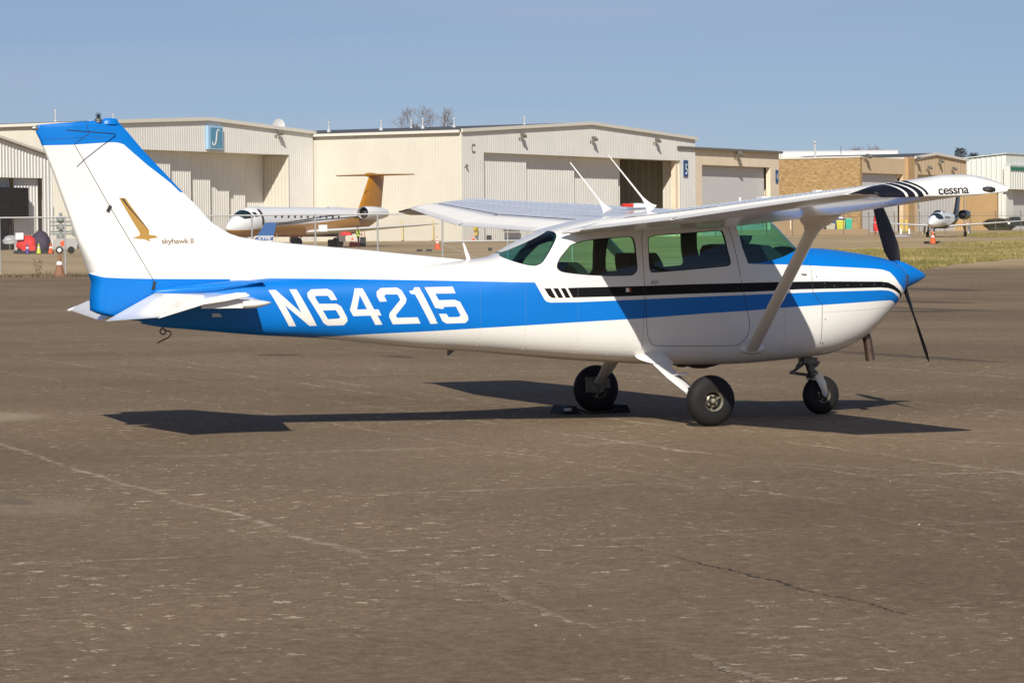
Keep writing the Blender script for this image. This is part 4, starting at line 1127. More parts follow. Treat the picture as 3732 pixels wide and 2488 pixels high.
# signs
def sign(label, hg_, x, z, w, h, m, d=.25):
    t = thing('wall_sign', label, 'sign', local_on(hg_, x, -.08, z), RZ)
    q = MB(); q.box((w/2, -d/2, h/2), (w, d, h)); q.build('sign_panel', m, t, 0)
    return t
t = sign('square teal sign with a white curly S over the hangar doors', S, 19.3, 9.85, 2.62, 2.42, SIGNP, .35)
q = MB(); q.box((1.42, -.36, 1.18), (2.1, .03, 2.08)); q.build('sign_face', SIGNT, t, 0)
sp_ = [(1.95,1.95),(1.82,2.05),(1.66,2.0),(1.54,1.85),(1.46,1.6),(1.42,1.3),(1.38,.98),(1.28,.70),(1.10,.50),(.88,.44),(.70,.54),(.66,.72),(.80,.80)]
MB().tube([(x, -.39, z) for x, z in sp_], [(.02+.10*math.sin(PI*min(1, (i+1.2)/13.5)), .02) for i in range(len(sp_))], 8, flat=(1,0,0)).build('sign_lettering', SIGNW, t, 60)
t = sign('tall narrow navy sign with a white 5 beside the open hangar doorway', C, 51.85, 7.55, 1.15, 1.95, SIGND, .08)
front_text('5', 1.25, SIGNW, t, .30, .28, .62, -.09)
# ------------------------------------------------------------------ low building at the far left
LB = thing('low_gable_building', 'low ribbed gable building with a black doorway at the far left edge', 'hangar', W(-54.4, 244), RZ)
zL = gz(244); Lw = 30.0
topL = lambda x: 13.0-zL-.165*abs(x-12) if x < 12 else 13.0-zL-.2*(x-12)
q = MB(); rib_wall(q, FRONT, 0, 14, -1.5, topL, .42, .06); rib_wall(q, FRONT, 28.6, Lw, -1.5, topL, .42, .06); rib_wall(q, FRONT, 14, 28.6, 7.6-zL, topL, .42, .06); q.build('front_wall', GREYW, LB, 0)
q = MB(); rib_wall(q, lambda y, o, z: (Lw+o, y, z), 0, 25, -1.5, topL(Lw), .9, .03); q.build('side_wall', CREAM, LB, 0)
q = MB(); q.loft([[(-.3,y,topL(0)),(12,y,topL(12)),(Lw+.35,y,topL(Lw)),(Lw+.35,y,topL(Lw)+.2),(12,y,topL(12)+.2),(-.3,y,topL(0)+.2)] for y in (-.4, 25)]); q.build('roof', TRIM, LB, 0)
q = MB(); q.poly([(0,12,-1.5),(Lw,12,-1.5),(Lw,12,8),(0,12,8)]); q.build('back_wall', INT, LB, 0)
q = MB(); rib_wall(q, lambda x, o, z: (x, .45-o, z), 25.3, 28.55, -1.5, 7.62-zL, .42, .06); q.build('sliding_door', GREYW, LB, 0)
q = MB(); rib_wall(q, lambda x, o, z: (x, .9-o, z), 14, 25.3, 6.0-zL, 7.62-zL, .42, .06); q.build('sliding_door', GREYW, LB, 0)
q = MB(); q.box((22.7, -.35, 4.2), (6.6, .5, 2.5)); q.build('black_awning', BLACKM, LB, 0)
q = MB(); q.box((20.6, .75, 1.2), (9.4, .1, 4.6)); q.build('doorway_shade_sheet', BLACKM, LB, 0)  # black sheet painted in for the shade inside the opening
q = MB()
for i in range(4): q.box((19.3+1.9*i, .66, 1.1), (.16, .06, 2.4))
q.build('doorway_frame', LAMPM, LB, 0)
# ------------------------------------------------------------------ tan hangar and the brick block
T = thing('tan_hangar', 'flat-roofed tan hangar with one wide grey roller door and roof-edge lamp', 'hangar', W(22.75, 381), RZ)
zT_ = gz(381); h1 = 12.95-zT_
q = MB(); P_ = lambda x0, x1, z0_, z1_: q.box(((x0+x1)/2, .3, (z0_+z1_)/2), (x1-x0, .6, z1_-z0_))
P_(-6, 1.1, -1.5, h1); P_(20.6, 23.2, -1.5, h1); P_(1.1, 20.6, 11.12-zT_, h1); q.box((23.05, 15.3, h1/2-.8), (.3, 29.4, h1+1.5)); q.build('front_wall', TANW, T, 0)
q = MB(); q.box((8.6, 15, h1+.12), (29.6, 31, .3)); q.build('roof_edge', LAMPM, T, 0)
q = MB()
q.box((10.85, .95, 3.8), (19.6, .08, 10.4))
q.build('roller_door', GREYD, T, 0)
wall_lamp(T, 10.2, 10.0, 0, 1.25)
t = sign('slim navy sign with faint white lettering at the tan hangar corner', T, 22.0, 6.75, .75, 1.6, SIGND, .06)
front_text('6', .7, SIGNW, t, .2, .5, .35, -.07)
BRK = bpy.data.materials.new('ochre_brick'); BRK.use_nodes = True
n, l, b = BRK.node_tree.nodes, BRK.node_tree.links, BRK.node_tree.nodes['Principled BSDF']
tc = n.new('ShaderNodeTexCoord'); nz = n.new('ShaderNodeTexNoise'); nz.inputs['Scale'].default_value = 1.6; nz.inputs['Detail'].default_value = 5; nz.inputs['Roughness'].default_value = .75
mp = n.new('ShaderNodeMapping'); mp.inputs['Scale'].default_value = (1, 1, 2.6); l.new(tc.outputs['Object'], mp.inputs[0]); l.new(mp.outputs[0], nz.inputs['Vector'])
rp = n.new('ShaderNodeValToRGB'); rp.color_ramp.elements[0].position = .34; rp.color_ramp.elements[0].color = (.26, .155, .062, 1); rp.color_ramp.elements[1].position = .66; rp.color_ramp.elements[1].color = (.50, .345, .165, 1)
l.new(nz.outputs['Fac'], rp.inputs[0]); l.new(rp.outputs[0], b.inputs['Base Color']); b.inputs['Roughness'].default_value = .9
B = thing('brick_building', 'ochre brick building with a plain windowless wall between the tan hangars', 'building', W(47.4, 425), RZ)
zB = gz(425); hB = 13.0-zB
q = MB(); q.box((-.18+.35, 14, hB/2-.8), (.7, 28, hB+1.6)); q.build('brick_wall', BRK, B, 0)
q = MB(); q.box((.17, 14, hB+.1), (.9, 28.2, .22)); q.build('coping', TRIM, B, 0)
q = MB()
bxs = lambda x0, x1, z0_, z1_, y=.35, d_=.6: q.box(((x0+x1)/2, y, (z0_+z1_)/2), (x1-x0, d_, z1_-z0_))
bxs(.53, 15.6, 10.95-zB, 13.1-zB); bxs(14.9, 17.0, -1.5, 10.94-zB); q.build('front_wall', TANG, B, 0)
q = MB(); bxs(15.7, 17.9, -1.5, 13.35-zB, -.1, .6); q.build('corner_pillar', TANO, B, 0)
q = MB()
q.box((7.7, .9, 3.6), (14.3, .08, 9.9))
q.build('roller_door', GREYD, B, 0)
q = MB(); q.box((10, 15, hB+.02), (18.5, 28, .3)); q.build('roof', ROOFM, B, 0)
wall_lamp(B, 1.2, 10.2, 0, 1.2); wall_lamp(B, 18.6, 10.2, -.3, 1.1); wall_lamp(B, 18.6, 7.0, -.3, 1.0)
q = MB(); q.tube([(.2+5,9,hB),(5,9,hB+2.2)], .14, 8); q.lathe((5,9,hB+2.2), (0,0,1), [(.1,0),(.3,.1),(.3,.3),(0,.35)], 10); q.build('roof_vent', VENTW, B, 0)
for y, h_ in ((3, 1.6), (12, 1.0), (20, 1.3)):
    MB().tube([(.3, y, hB), (.3, y, hB+h_)], .05, 6).build('mast', LAMPM, B, 0)
G, zG_, topG = gable('gable_hangar', 'tan gable hangar with three lamps under its low ridge at the right', 56.75, 441, 19.6, 7.6, 13.40, 13.40, 14.0, (1.2, 18.6), 11.0, 20, [(1.2,10.2,1.3),(10.1,18.6,1.35)], TANG, TANO, GREYD, 1.2)
for x, z in ((4.3,8.9),(8.6,9.9),(13.6,8.9)): wall_lamp(G, x, z, 0, 1.0)
O = thing('ochre_annex', 'small orange-brown block with plain wall behind the dark-tailed jet', 'building', W(72.0, 462), RZ)
q = MB(); q.box((-.3, 5.2, 2), (.6, 10, 6.9)); q.build('wall', TANO, O, 0)
q = MB(); q.box((-.3, 5.2, 5.55), (.8, 10.4, .2)); q.build('coping', TRIM, O, 0)
# white-roofed long building behind
WR = thing('long_building', 'long low building with a white roof behind the brick block', 'building', W(40.0, 492), YAW-PI/2)
zW = gz(492); q = MB(); q.box((10.5, 6, 5.8), (22, 12, 11.6)); q.build('wall', TANW, WR, 0)
q = MB(); q.lathe((-.6, 6, 11.7), (1, 0, 0), [(0, 0), (1.0, .02), (1.0, 22.0), (0, 22.02)], 20); q.build('roof_roll', VENTW, WR, 40)
# pale green building at the right edge
MINT = mat('mint_siding', (.68, .70, .645), .55, var=.03); MINTG = mat('mint_grey_siding', (.58, .62, .58), .55, var=.03); GREENT = mat('green_trim', (.02, .16, .10), .5)
M = thing('mint_building', 'pale mint ribbed building with green trim at the right edge', 'building', W(73.6, 466), RZ)
zM = gz(466)
q = MB(); rib_wall(q, SIDE, 0, 22, -1.5, lambda y: 14.35-zM-.085*y, .8, .08); q.build('side_wall', MINT, M, 0)
q = MB(); rib_wall(q, FRONT, 0, 30, 6.3, 14.4-zM, 2.2, .02); q.build('front_wall', MINT, M, 0)
q = MB(); rib_wall(q, lambda x, o, z: (x, -1.0-o, z), -1.0, 30, 9.2-zM, 12.6-zM, 1.0, .10); q.poly([(-1,-1,9.2-zM),(-1,0,9.2-zM),(-1,0,12.6-zM),(-1,-1,12.6-zM)]); q.build('canopy', MINT, M, 0)
q = MB()
for i in range(30): q.box((-.6+1.0*i, -1.16, 12.25-zM), (.7, .1, .5))
q.build('canopy_trim', GREENT, M, 0)
q = MB(); q.box((14.5, -.55, 12.72-zM), (31, 1.1, .2)); q.build('canopy_top', MINTG, M, 0)
q = MB()
q.box((16.5, .55, 2.6), (27, .08, 8.0))
q.build('roller_door', GREYD, M, 0)
q = MB(); q.box((1.4, .15, 2.4), (2.9, .3, 8)); q.build('door_jamb', MINT, M, 0)
q = MB(); q.loft([[(-.3, y, 14.45-zM-.085*y), (30, y, 14.45-zM-.085*y), (30, y, 14.6-zM-.085*y), (-.3, y, 14.6-zM-.085*y)] for y in (-.2, 22)]); q.build('roof', MINTG, M, 0)
# ------------------------------------------------------------------ fences
WIRE = mat('galvanised_steel', (.42, .42, .41), .5, .5, var=.1)
FRAIL = mat('fence_rail', (.40, .40, .39), .55, .2, var=.1)
def mesh_panel(q, x0, x1, h, sp, r):
    n = int((x1-x0+h)/sp)
    for i in range(n+1):
        for sg in (1, -1):
            a = x0-h+i*sp; xa, xb = max(a, x0), min(a+h, x1)
            if xb-xa < .02: continue
            za, zb_ = (xa-a), (xb-a)
            if sg < 0: xa, xb = x0+x1-xa, x0+x1-xb
            k = len(q.v)
            for x, z in ((xa, za), (xb, zb_)):
                q.v += [(x, -r, z), (x+r, r*.6, z+r*.2), (x-r, r*.6, z-r*.2)]
            q.f += [(k, k+1, k+4, k+3), (k+1, k+2, k+5, k+4), (k+2, k, k+3, k+5)]; q.m += [0, 0, 0]
F = thing('chain_link_fence', 'silver chain-link fence with pipe top rail crossing behind the blue and white aircraft', 'fence', W(-24.7, 133.5), YAW-PI/2)
q = MB(); mesh_panel(q, 0, 28.0, 2.50, .075, .0028); tag(q.build('chain_link_mesh', WIRE, F, 0), kind='stuff')
MB().tube([(0,0,2.52),(28.0,0,2.56)], .032, 8).build('top_rail', FRAIL, F)
pm = MB().tube([(0,0,-.1),(0,0,2.58)], .036, 8).mesh('fence_post', FRAIL)
for X in (-24.5,-21.77,-18.99,-16.3,-13.65,-11.03,-8.33,-5.68,-2.92,-.15,2.6):
    o = link_mesh('fence_post', pm, F); o.location = (X+24.7, 0, 0)
MB().tube([(21.8,0,1.35),(28,0,1.40)], .034, 8).build('middle_rail', FRAIL, F)
MB().tube([(21.8,.0,1.25),(24.6,0,.05)], .012, 6).build('fence_brace', FRAIL, F)
F2 = thing('chain_link_fence', 'distant security fence with barbed wire before the tan hangars', 'fence', W(24, 368), YAW-PI/2+.10)
q = MB(); mesh_panel(q, 0, 62, 2.2, .22, .006); tag(q.build('chain_link_mesh', WIRE, F2, 0), kind='stuff')
pm = MB().tube([(0,0,-.6),(0,0,2.3),(-.12,-.25,2.75)], .045, 6).mesh('fence_post', LAMPM)
for i in range(21):
    o = link_mesh('fence_post', pm, F2); o.location = (3.05*i, 0, 0)
q = MB()
for k in range(3): q.tube([(0,-.05-.09*k,2.42+.14*k),(62,-.05-.09*k,2.42+.14*k)], .012, 4)
q.tube([(0,0,2.2),(62,0,2.2)], .03, 6); q.build('barbed_wire', LAMPM, F2, 0)
# slatted enclosure gate below the brick wall
GT = thing('yard_gate', 'brown slatted yard gate with three bays in front of the brick wall', 'gate', W(32.6, 395), YAW-PI/2)
q = MB()
BRN = mat('brown_slats', (.30, .215, .125), .8, var=.1)
sl = MB().box((0,0,1.25), (.30,.05,2.5)).mesh('slat', BRN, 0)
for i in range(24):
    o = link_mesh('slat', sl, GT); o.location = (.17+.325*i, .02*(i % 2), .25)
for x in (0, 2.6, 5.2, 7.8): MB().box((x, -.06, 1.45), (.12, .1, 2.9)).build('gate_post', TANW, GT, 0)
MB().box((3.9, -.08, 2.72), (7.8, .06, .1)).build('gate_rail', TANW, GT, 0)
KB = thing('kerb_wall', 'low concrete kerb wall along the far edge of the apron', 'wall', W(27, 386), YAW-PI/2)
q = MB(); q.box((8.5, 0, .2), (17, .5, .9)); q.build('kerb', BRN, KB, 0)
# ================================================================== parked jets
JW = mat('jet_white_paint', (.80, .80, .79), .3, var=.03, coat=.3)
JG = mat('jet_bronze_paint', (.46, .22, .045), .3, var=.08, coat=.3)
JT = mat('jet_tail_orange', (.42, .18, .014), .3, var=.06, coat=.3)
JD = mat('jet_dark_line', (.05, .035, .03), .4)
JK = mat('jet_charcoal_paint', (.02, .02, .026), .3, coat=.2)
CGLS = mat('dark_glazing', (.012, .025, .03), .12)
CHR = mat('polished_lip', (.7, .7, .7), .2, 1.0)
def jet_ring(x, r, zc, k=1.0, n=28):
    return [(x, r*math.sin(2*PI*j/n), zc-r*k*math.cos(2*PI*j/n)) for j in range(n)]
def jet(name, label, X, s, hdg, R, zc, xn, xt, wing, fin, stab, eng, winx, glaze, paint, lower, tailm, wtip_droop, gear):
    j = thing(name, label, 'jet', W(X, s), hdg)
    fr = pchip([(xn,.03),(xn-.25,.22*R),(xn-.8,.48*R),(xn-1.8,.78*R),(xn-3.0,.97*R),(xn-3.8,R),(xt+7.0,R),(xt+4.5,.88*R),(xt+2.0,.55*R),(xt+.5,.24*R),(xt,.10*R)])
    fz = pchip([(xn,zc-.45*R),(xn-.8,zc-.36*R),(xn-1.8,zc-.2*R),(xn-3.2,zc-.02*R),(xn-4,zc),(xt+7,zc),(xt+3.5,zc+.16*R),(xt,zc+.42*R)])
    q = MB(); xs_ = [xn-.0, xn-.1, xn-.25, xn-.5, xn-.8]+[xn-.8-.3*i for i in range(1, int((xn-.8-xt)/.3)+1)]+[xt]
    q.loft([jet_ring(x, fr(x), fz(x)) for x in xs_])
    m_ = q.mesh('b', [JW], 0); bm_ = bmesh.new(); bm_.from_mesh(m_); bpy.data.meshes.remove(m_)
    cut_xz(bm_, lower); 
    for g in glaze: cut_xz(bm_, g)
    bm_.normal_update()
    body, gl = [], []
    for f in bm_.faces:
        c = f.calc_center_median(); p = (c.x, c.z)
        f.material_index = 1 if inside(p, lower) else 0
        (gl if any(inside(p, g) for g in glaze) else body).append(f)
    split_faces(body, 'fuselage', [JW, paint], j)
    if gl: split_faces(gl, 'cockpit_window', [CGLS], j, .0, 0)
    bm_.free()
    # cabin windows
    wm = MB().prism([(.13*math.cos(a), .19*math.sin(a)) for a in [2*PI*k/12 for k in range(12)]], lambda a, b, d: (a, d, b), -.02, .02).mesh('cabin_window', CGLS)
    for x in winx:
        for sg in (-1, 1):
            z = fz(x)+.28*R; o = link_mesh('cabin_window', wm, j)
            o.location = (x, sg*(math.sqrt(max(.01, fr(x)**2-(.28*R)**2))), z); o.rotation_euler = (-sg*.28, 0, 0)
    # wings
    (wx, wy0, wz), (tx, wy1, tz), rc, tcd, wth = wing
    for sg in (-1, 1):
        q = MB(); secs = []
        for k in range(9):
            t = k/8; c = rc+(tcd-rc)*(t if t < .99 else 1)
            if k == 8: c *= .8
            sec = []
            for a in range(20):
                u = .5-.5*math.cos(2*PI*a/20); th = wth*c*math.sin(2*PI*a/20)*(1-.55*u)
                sec.append((wx+(tx-wx)*t-c*u+rc*.35*0, sg*(wy0+(wy1-wy0)*t), wz+(tz-wz)*t+th))
            secs.append(sec)
        q.loft(secs); q.build('wing', JW, j, 60)
    # fin and tailplane
    q = MB(); secs = []
    for k in range(7):
        t = k/6; x0 = fin[0]+(fin[2]-fin[0])*t; c = fin[4]+(fin[5]-fin[4])*t; z = fin[1]+(fin[3]-fin[1])*t
        secs.append([(x0-c*(.5-.5*math.cos(2*PI*a/18)), .07*c*math.sin(2*PI*a/18), z) for a in range(18)])
    q.loft(secs); q.build('tail_fin', tailm, j, 60)
    q = MB(); secs = []
    for y in (-1, -.6, -.2, 0, .2, .6, 1):
        c = stab[3]+(stab[4]-stab[3])*abs(y)
        secs.append([(stab[0]-abs(y)*stab[5]-c*(.5-.5*math.cos(2*PI*a/16)), y*stab[2], stab[1]+.055*c*math.sin(2*PI*a/16)+.0*abs(y)) for a in range(16)])
    q.loft(secs); q.build('tailplane', stab[6], j, 60)
    q = MB(); q.lathe((stab[0]+.5, 0, stab[1]), (-1,0,0), [(0,0),(.16,.4),(.2,1.2),(.13,2.2),(0,3.0)], 14); q.build('tail_bullet', tailm, j, 60)
    ex_, ey, ez, er, el, em = eng
    for sg in (-1, 1):
        e = bpy.data.objects.new('engine', None); COL.objects.link(e); e.parent = j; e.location = (ex_, sg*ey, ez)
        q = MB(); q.lathe((0,0,0), (-1,0,0), [(er*.82,.25),(er*.80,.08),(er*.86,-.0),(er*.95,.06),(er,.35),(er*1.02,el*.4),(er*.9,el*.75),(er*.62,el),(er*.55,el*.98),(er*.5,el*.8)], 26, cap=False); q.build('nacelle', em, e, 60)
        MB().lathe((0,0,0), (-1,0,0), [(er*.80,.12),(er*.82,.03),(er*.88,-.02),(er*.955,.05),(er*.965,.09)], 26, cap=False).build('intake_lip', CHR, e, 60)
        MB().lathe((0,0,0), (-1,0,0), [(0,.15),(er*.2,.25),(er*.82,.45),(er*.5,el*.9),(0,el*.9)], 20).build('fan', DARKM, e, 60)
        MB().loft([[(-el*.25-1.2*u*el*.4, -sg*y, -.05+.08*math.sin(2*PI*u)) for u in [k/10 for k in range(10)]] for y in (.2, ey-.3)]).build('pylon', em, e, 60)
    for (gx_, gy, r, n_) in gear:
        for sg in ((-1, 1) if gy else (1,)):
            q = MB(); q.tube([(gx_-.2, sg*gy*.95, zc-.6*R), (gx_, sg*gy, r)], .11, 8); q.tube([(gx_-.9, sg*gy*.8, zc-.7*R), (gx_, sg*gy, r*1.3)], .05, 6); leg = q.build('landing_gear', STEEL, j)
            for dy in ((-.22, .22) if n_ == 2 else (0,)):
                MB().lathe((gx_, sg*gy+dy, r), (0,1,0), [(r*.5,-.11),(r*.9,-.12),(r,-.06),(r,.06),(r*.9,.12),(r*.5,.11),(0,.09)], 22).build('wheel', RUBBER, leg)
            if gy: MB().box((gx_-.1, sg*(gy+.34), r+.62), (1.0, .05, 1.1), Matrix.Rotation(sg*.12, 3, 'X')).build('gear_door', JW, leg, 0)
    return j, fr, fz
HD = YAW-PI/2+math.atan2(-.88, -.47)
jetA, frA, fzA = jet('business_jet', 'white and bronze twin-engine jet with an orange T-tail outside the hangar', -17.3, 264.2, HD, 1.24, 2.15, 12.1, -12.2,
    ((1.6,.6,1.28),(-4.2,10.1,1.92),5.6,1.35,.055), (-8.6,3.2,-10.6,6.25,3.9,2.5), (-10.2,6.28,3.75,1.9,.95,.9,JT), (-6.4,1.75,2.92,.58,3.9,JW),
    [6.6-1.0*i for i in range(11)], [[(9.0,2.55),(9.15,2.92),(9.5,2.94),(9.45,2.52)],[(9.6,2.50),(9.68,2.98),(9.9,3.4),(10.75,2.62),(10.55,2.36),(10.1,2.40)]], JG,
    [(13,1.45),(10,1.48),(7,1.72),(3,1.95),(-1,2.15),(-5,2.48),(-9,2.70),(-13,2.9),(-13,.2),(13,.2)], JT, 0, [(-1.8,2.05,.42,2),(9.6,0,.30,2)])
for sg in (1, -1):
    for pts in ([(7.5,2.02),(5,2.10),(2,2.34),(-1,2.62),(-5,2.82)], [(7.5,1.85),(4,2.02),(1,2.28),(-3,2.45),(-9,2.75)], [(-6,2.5),(-9,2.9),(-11.5,2.75)]):
        P = []
        for a, b_ in zip(pts, pts[1:]):
            for k in range(6):
                x, z = a[0]+(b_[0]-a[0])*k/6, a[1]+(b_[1]-a[1])*k/6; P.append((x, sg*math.sqrt(max(.01, frA(x)**2-(z-fzA(x))**2)), z))
        MB().tube(P, .045, 6).build('fuselage_stripe', JD, jetA)
P = [(8.55, math.sin(a)*frA(8.55)*1.004, fzA(8.55)-math.cos(a)*frA(8.55)*1.004) for a in [1.3+.16*k for k in range(9)]]
MB().tube(P, [.02]+[.11]*7+[.02], 6).build('open_doorway', JK, jetA)
MB().tube([(-9.75+.35*math.cos(a), .165, 4.55+.42*math.sin(a)) for a in [.5+.5*k for k in range(10)]], .03, 5).build('tail_emblem', JG, jetA)
MB().box((2.6,3.3,1.60), (.05,.72,.55), Matrix.Rotation(.4, 3, 'Z')).build('intake_cover_card', JW, jetA, 0)
HD2 = YAW-PI/2+math.atan2(-.94, -.34)
jetB, frB, fzB = jet('business_jet', 'small white jet with a charcoal tail parked nose-on at the right', 45.2, 327, HD2, .84, 1.72, 7.2, -6.9,
    ((.9,.5,1.12),(-.9,8.2,1.62),2.6,1.0,.06), (-4.6,2.4,-6.2,4.55,2.6,1.7), (-6.0,4.62,2.8,1.3,.8,.5,JW), (-2.6,1.35,2.32,.52,2.8,JK),
    [3.4-.55*i for i in range(5)], [[(4.0,1.95),(4.2,2.30),(4.45,2.55),(4.95,2.45),(5.75,1.98),(5.5,1.80),(4.5,1.82)]], JK,
    [(6,1.02),(4,1.10),(1,1.30),(-1.5,1.75),(-3,2.9),(-7.5,2.9),(-7.5,.3),(6,.3)], JK, 0, [(-.9,2.0,.28,1),(5.3,0,.20,1)])
MB().lathe((1.4,0,2.56), (0,0,1), [(.14,-.1),(.10,.05),(.03,.14),(0,.15)], 10).build('roof_aerial', JW, jetB)
# small high-wing aeroplane nose peeking behind the white jet
# ------------------------------------------------------------------ boarding stairs and ground gear
BLU = mat('stair_blue', (.02, .10, .30), .45); CONEO = mat('cone_orange', (.78, .10, .015), .6, var=.08); CONEW = mat('cone_band', (.8, .78, .76), .5)
CONEB = mat('cone_brown', (.25, .12, .07), .8, var=.2); CONEG = mat('cone_lime', (.55, .62, .05), .6); CONEU = mat('cone_blue', (.05, .05, .22), .6)
st_ = thing('boarding_stairs', 'blue boarding stair panel with white stripes and letters beside the jet nose', 'stairs', W(-19.9, 252.3), YAW-PI/2)
par = lambda k0, k1, m, y: None
q = MB(); sk = lambda x, z: (x+.62*(z-.35)/1.75, z)
q.prism([sk(-1.05,.30),sk(.62,.30),sk(.42,2.15),sk(-.72+.25,2.15)], lambda a, b_, d: (a, d, b_), 0, .35); q.build('side_panel', BLU, st_, 0)
for z0_, z1_ in ((.62,.70),(1.00,1.07)):
    MB().prism([sk(-1.0,z0_),sk(.58,z0_),sk(.56,z1_),sk(-.97,z1_)], lambda a, b_, d: (a, d, b_), -.03, -.005).build('stripe', CONEW, st_, 0)
MB().prism([sk(-.98,.74),sk(-.62,.74),sk(-.62,.78),sk(-.98,.78)], lambda a, b_, d: (a, d, b_), -.03, -.005).build('stripe', CONEW, st_, 0)
text('ATPE', .22, 'stair_lettering', CONEW, st_, lambda u, v: Vector((-.55+1.1*u+.35*v, -.02, .745+v)))
q = MB()
for k in range(7): q.box((.25+.17*k-.5, .75, .25+.27*k), (.3, .8, .05))
q.build('treads', GREASE, st_, 0)
for p in ((.95,.3),(1.25,.3)): MB().tube([(p[0]-.5,.1,.1),(p[0]-.2,.1,1.2)], .025, 6).build('hand_rail', FRAIL, st_)
def cone(label, X, s, h, m, bands=1, base=None, group=None):
    c = thing('traffic_cone', label, 'cone', W(X, s), 0, group)
    MB().lathe((0,0,0), (0,0,1), [(h*.24,.03),(h*.22,.06),(h*.03,h*.99),(0,h)], 16).build('cone_body', m, c)
    for k in range(bands):
        z0_ = h*(.50+.22*k); r = lambda z: h*.22+(h*.03-h*.22)*(z-.06)/(h*.99-.06)+.006
        MB().lathe((0,0,0), (0,0,1), [(r(z0_),z0_),(r(z0_+h*.14),z0_+h*.14)], 16, cap=False).build('reflective_band', CONEW, c)
    MB().box((0,0,.02), (h*.55, h*.55, .04)).build('cone_base', base or m, c, 0)
    return c
cone('weathered brown traffic cone at the foot of the left fence post', -19.2, 133.2, 1.02, CONEB, 1)
cone('orange striped traffic cone alone on the apron near the dark crates', -5.69, 242, .95, CONEO, 2)
cone('orange traffic cone beside the red ground box and jet wing', -13.6, 268.4, .85, CONEO, 1)
cone('bright orange traffic cone with dark blocks at the grass edge', 33.75, 250.9, 1.05, CONEO, 1, DARKM)
q = thing('cone_side_block', 'dark blocks around the bright orange cone', 'blocks', W(33.75, 251.4))  # two plain dark blocks, one on each side of the cone
o_ = MB().box((0,0,.10), (.34,.3,.2)).mesh('side_block', DARKM, 0)
for x in (-.48, .48):
    w2_ = link_mesh('side_block', o_, q); w2_.location = (x, 0, 0)
cone('blue traffic cone in the row before the red covers', -35.55, 230.4, .80, CONEU, 1, DARKM)
cone('lime traffic cone in the row before the red covers', -34.72, 230.4, .80, CONEG, 1, DARKM)
cone('orange traffic cone at the right end of the row before the red covers', -33.85, 230.4, .82, CONEO, 1, DARKM)
cone('small orange cone at the foot of the hangar front', -4.0, 333.2, .6, CONEO, 1)
# red covered tug
RED = mat('red_cover', (.62, .03, .025), .7, var=.1, bump=.3, bscale=4)
PURP = mat('dark_purple_cover', (.035, .025, .05), .7, bump=.3, bscale=4)
SILV = mat('crumpled_silver_sheet', (.55, .55, .56), .3, .4, bump=.6, bscale=6)
def lump(name, m, parent, c, size, seed):
    rr = random.Random(seed); q = MB(); secs = []
    for k in range(7):
        t = k/6; sec = []
        for j in range(14):
            a = 2*PI*j/14; rad = (1-t**4*.7)*(1+.12*rr.uniform(-1, 1))
            sec.append((c[0]+size[0]/2*rad*math.copysign(abs(math.cos(a))**.6, math.cos(a)), c[1]+size[1]/2*rad*math.copysign(abs(math.sin(a))**.6, math.sin(a)), c[2]+size[2]*t*(1+.05*rr.uniform(-1, 1))))
        secs.append(sec)
    q.loft(secs); return q.build(name, m, parent, 50)
tg = thing('covered_cart', 'ground cart under red and dark covers by the black doorway', 'cart', W(-35.3, 232), YAW-PI/2)
lump('dark_cover', PURP, tg, (.45,.3,.2), (1.5,1.4,1.45), 3); lump('red_cover', RED, tg, (-.45,0,.12), (1.6,1.4,1.20), 5)
lump('silver_cover', SILV, tg, (-1.75,.4,.75), (1.2,1.0,.62), 8)
MB().box((-.95,-.75,1.30), (.58,.04,.5)).build('white_notice', CONEW, tg, 0)
q = MB(); q.box((.0,-.2,.12), (2.8,1.2,.2)); q.build('cart_deck', DARKM, tg, 0)
for x in (-1.0, 1.0): MB().lathe((x,-.6,.18), (0,1,0), [(0,-.08),(.2,-.08),(.22,0),(.2,.08),(0,.08)], 14).build('wheel', RUBBER, tg)
gp = thing('power_cart', 'small grey ground power cart with a white hubbed wheel and hose', 'cart', W(-32.7, 229.6), YAW-PI/2)
GCART = mat('cart_grey', (.40, .39, .37), .5)
q = MB(); q.loft([[(x, y, z) for x, z in ((-.75,.35),(-.75,.95),(-.55,1.12),(.9,1.12),(1.05,.9),(.95,.35))] for y in (-.5, .5)]); q.build('cart_body', GCART, gp, 0)
MB().lathe((-.3,-.55,.28), (0,-1,0), [(0,-.1),(.26,-.1),(.28,0),(.25,.06),(.18,.07)], 16).build('tyre', RUBBER, gp)
MB().lathe((-.3,-.60,.28), (0,-1,0), [(.17,-.01),(.15,.03),(0,.04)], 14).build('hub', CONEW, gp)
MB().lathe((.55,-.55,.28), (0,-1,0), [(0,-.1),(.24,-.1),(.26,0),(.22,.06),(0,.06)], 16).build('tyre', RUBBER, gp)
MB().lathe((-.05,-.51,.75), (0,-1,0), [(.2,0),(.2,.02),(0,.02)], 14).build('warning_sticker', CONEO, gp)
MB().tube([(1.0,0,.9),(1.4,0,.55),(1.9,-.1,.2),(2.6,-.2,.06),(3.4,-.2,.05)], .05, 6).build('hose', DARKM, gp)
vl = thing('pipe_stand', 'grey pipework with valves standing against the cream wall', 'pipes', W(-37.6, 262), YAW-PI/2)
PIP = mat('pipe_grey_green', (.24, .27, .25), .5, var=.15)
q = MB(); q.tube([(0,0,-.3),(0,0,3.1)], .13, 10)
for z in (1.1, 1.9, 2.6): q.lathe((0,0,z), (0,0,1), [(.0,-.22),(.33,-.2),(.38,0),(.33,.2),(0,.22)], 12)
q.build('valve_stack', PIP, vl)
q = MB()
for z in (2.35, 2.05, 1.55, 1.35): q.tube([(-.9,0,z),(2.6,0,z)], .07, 8)
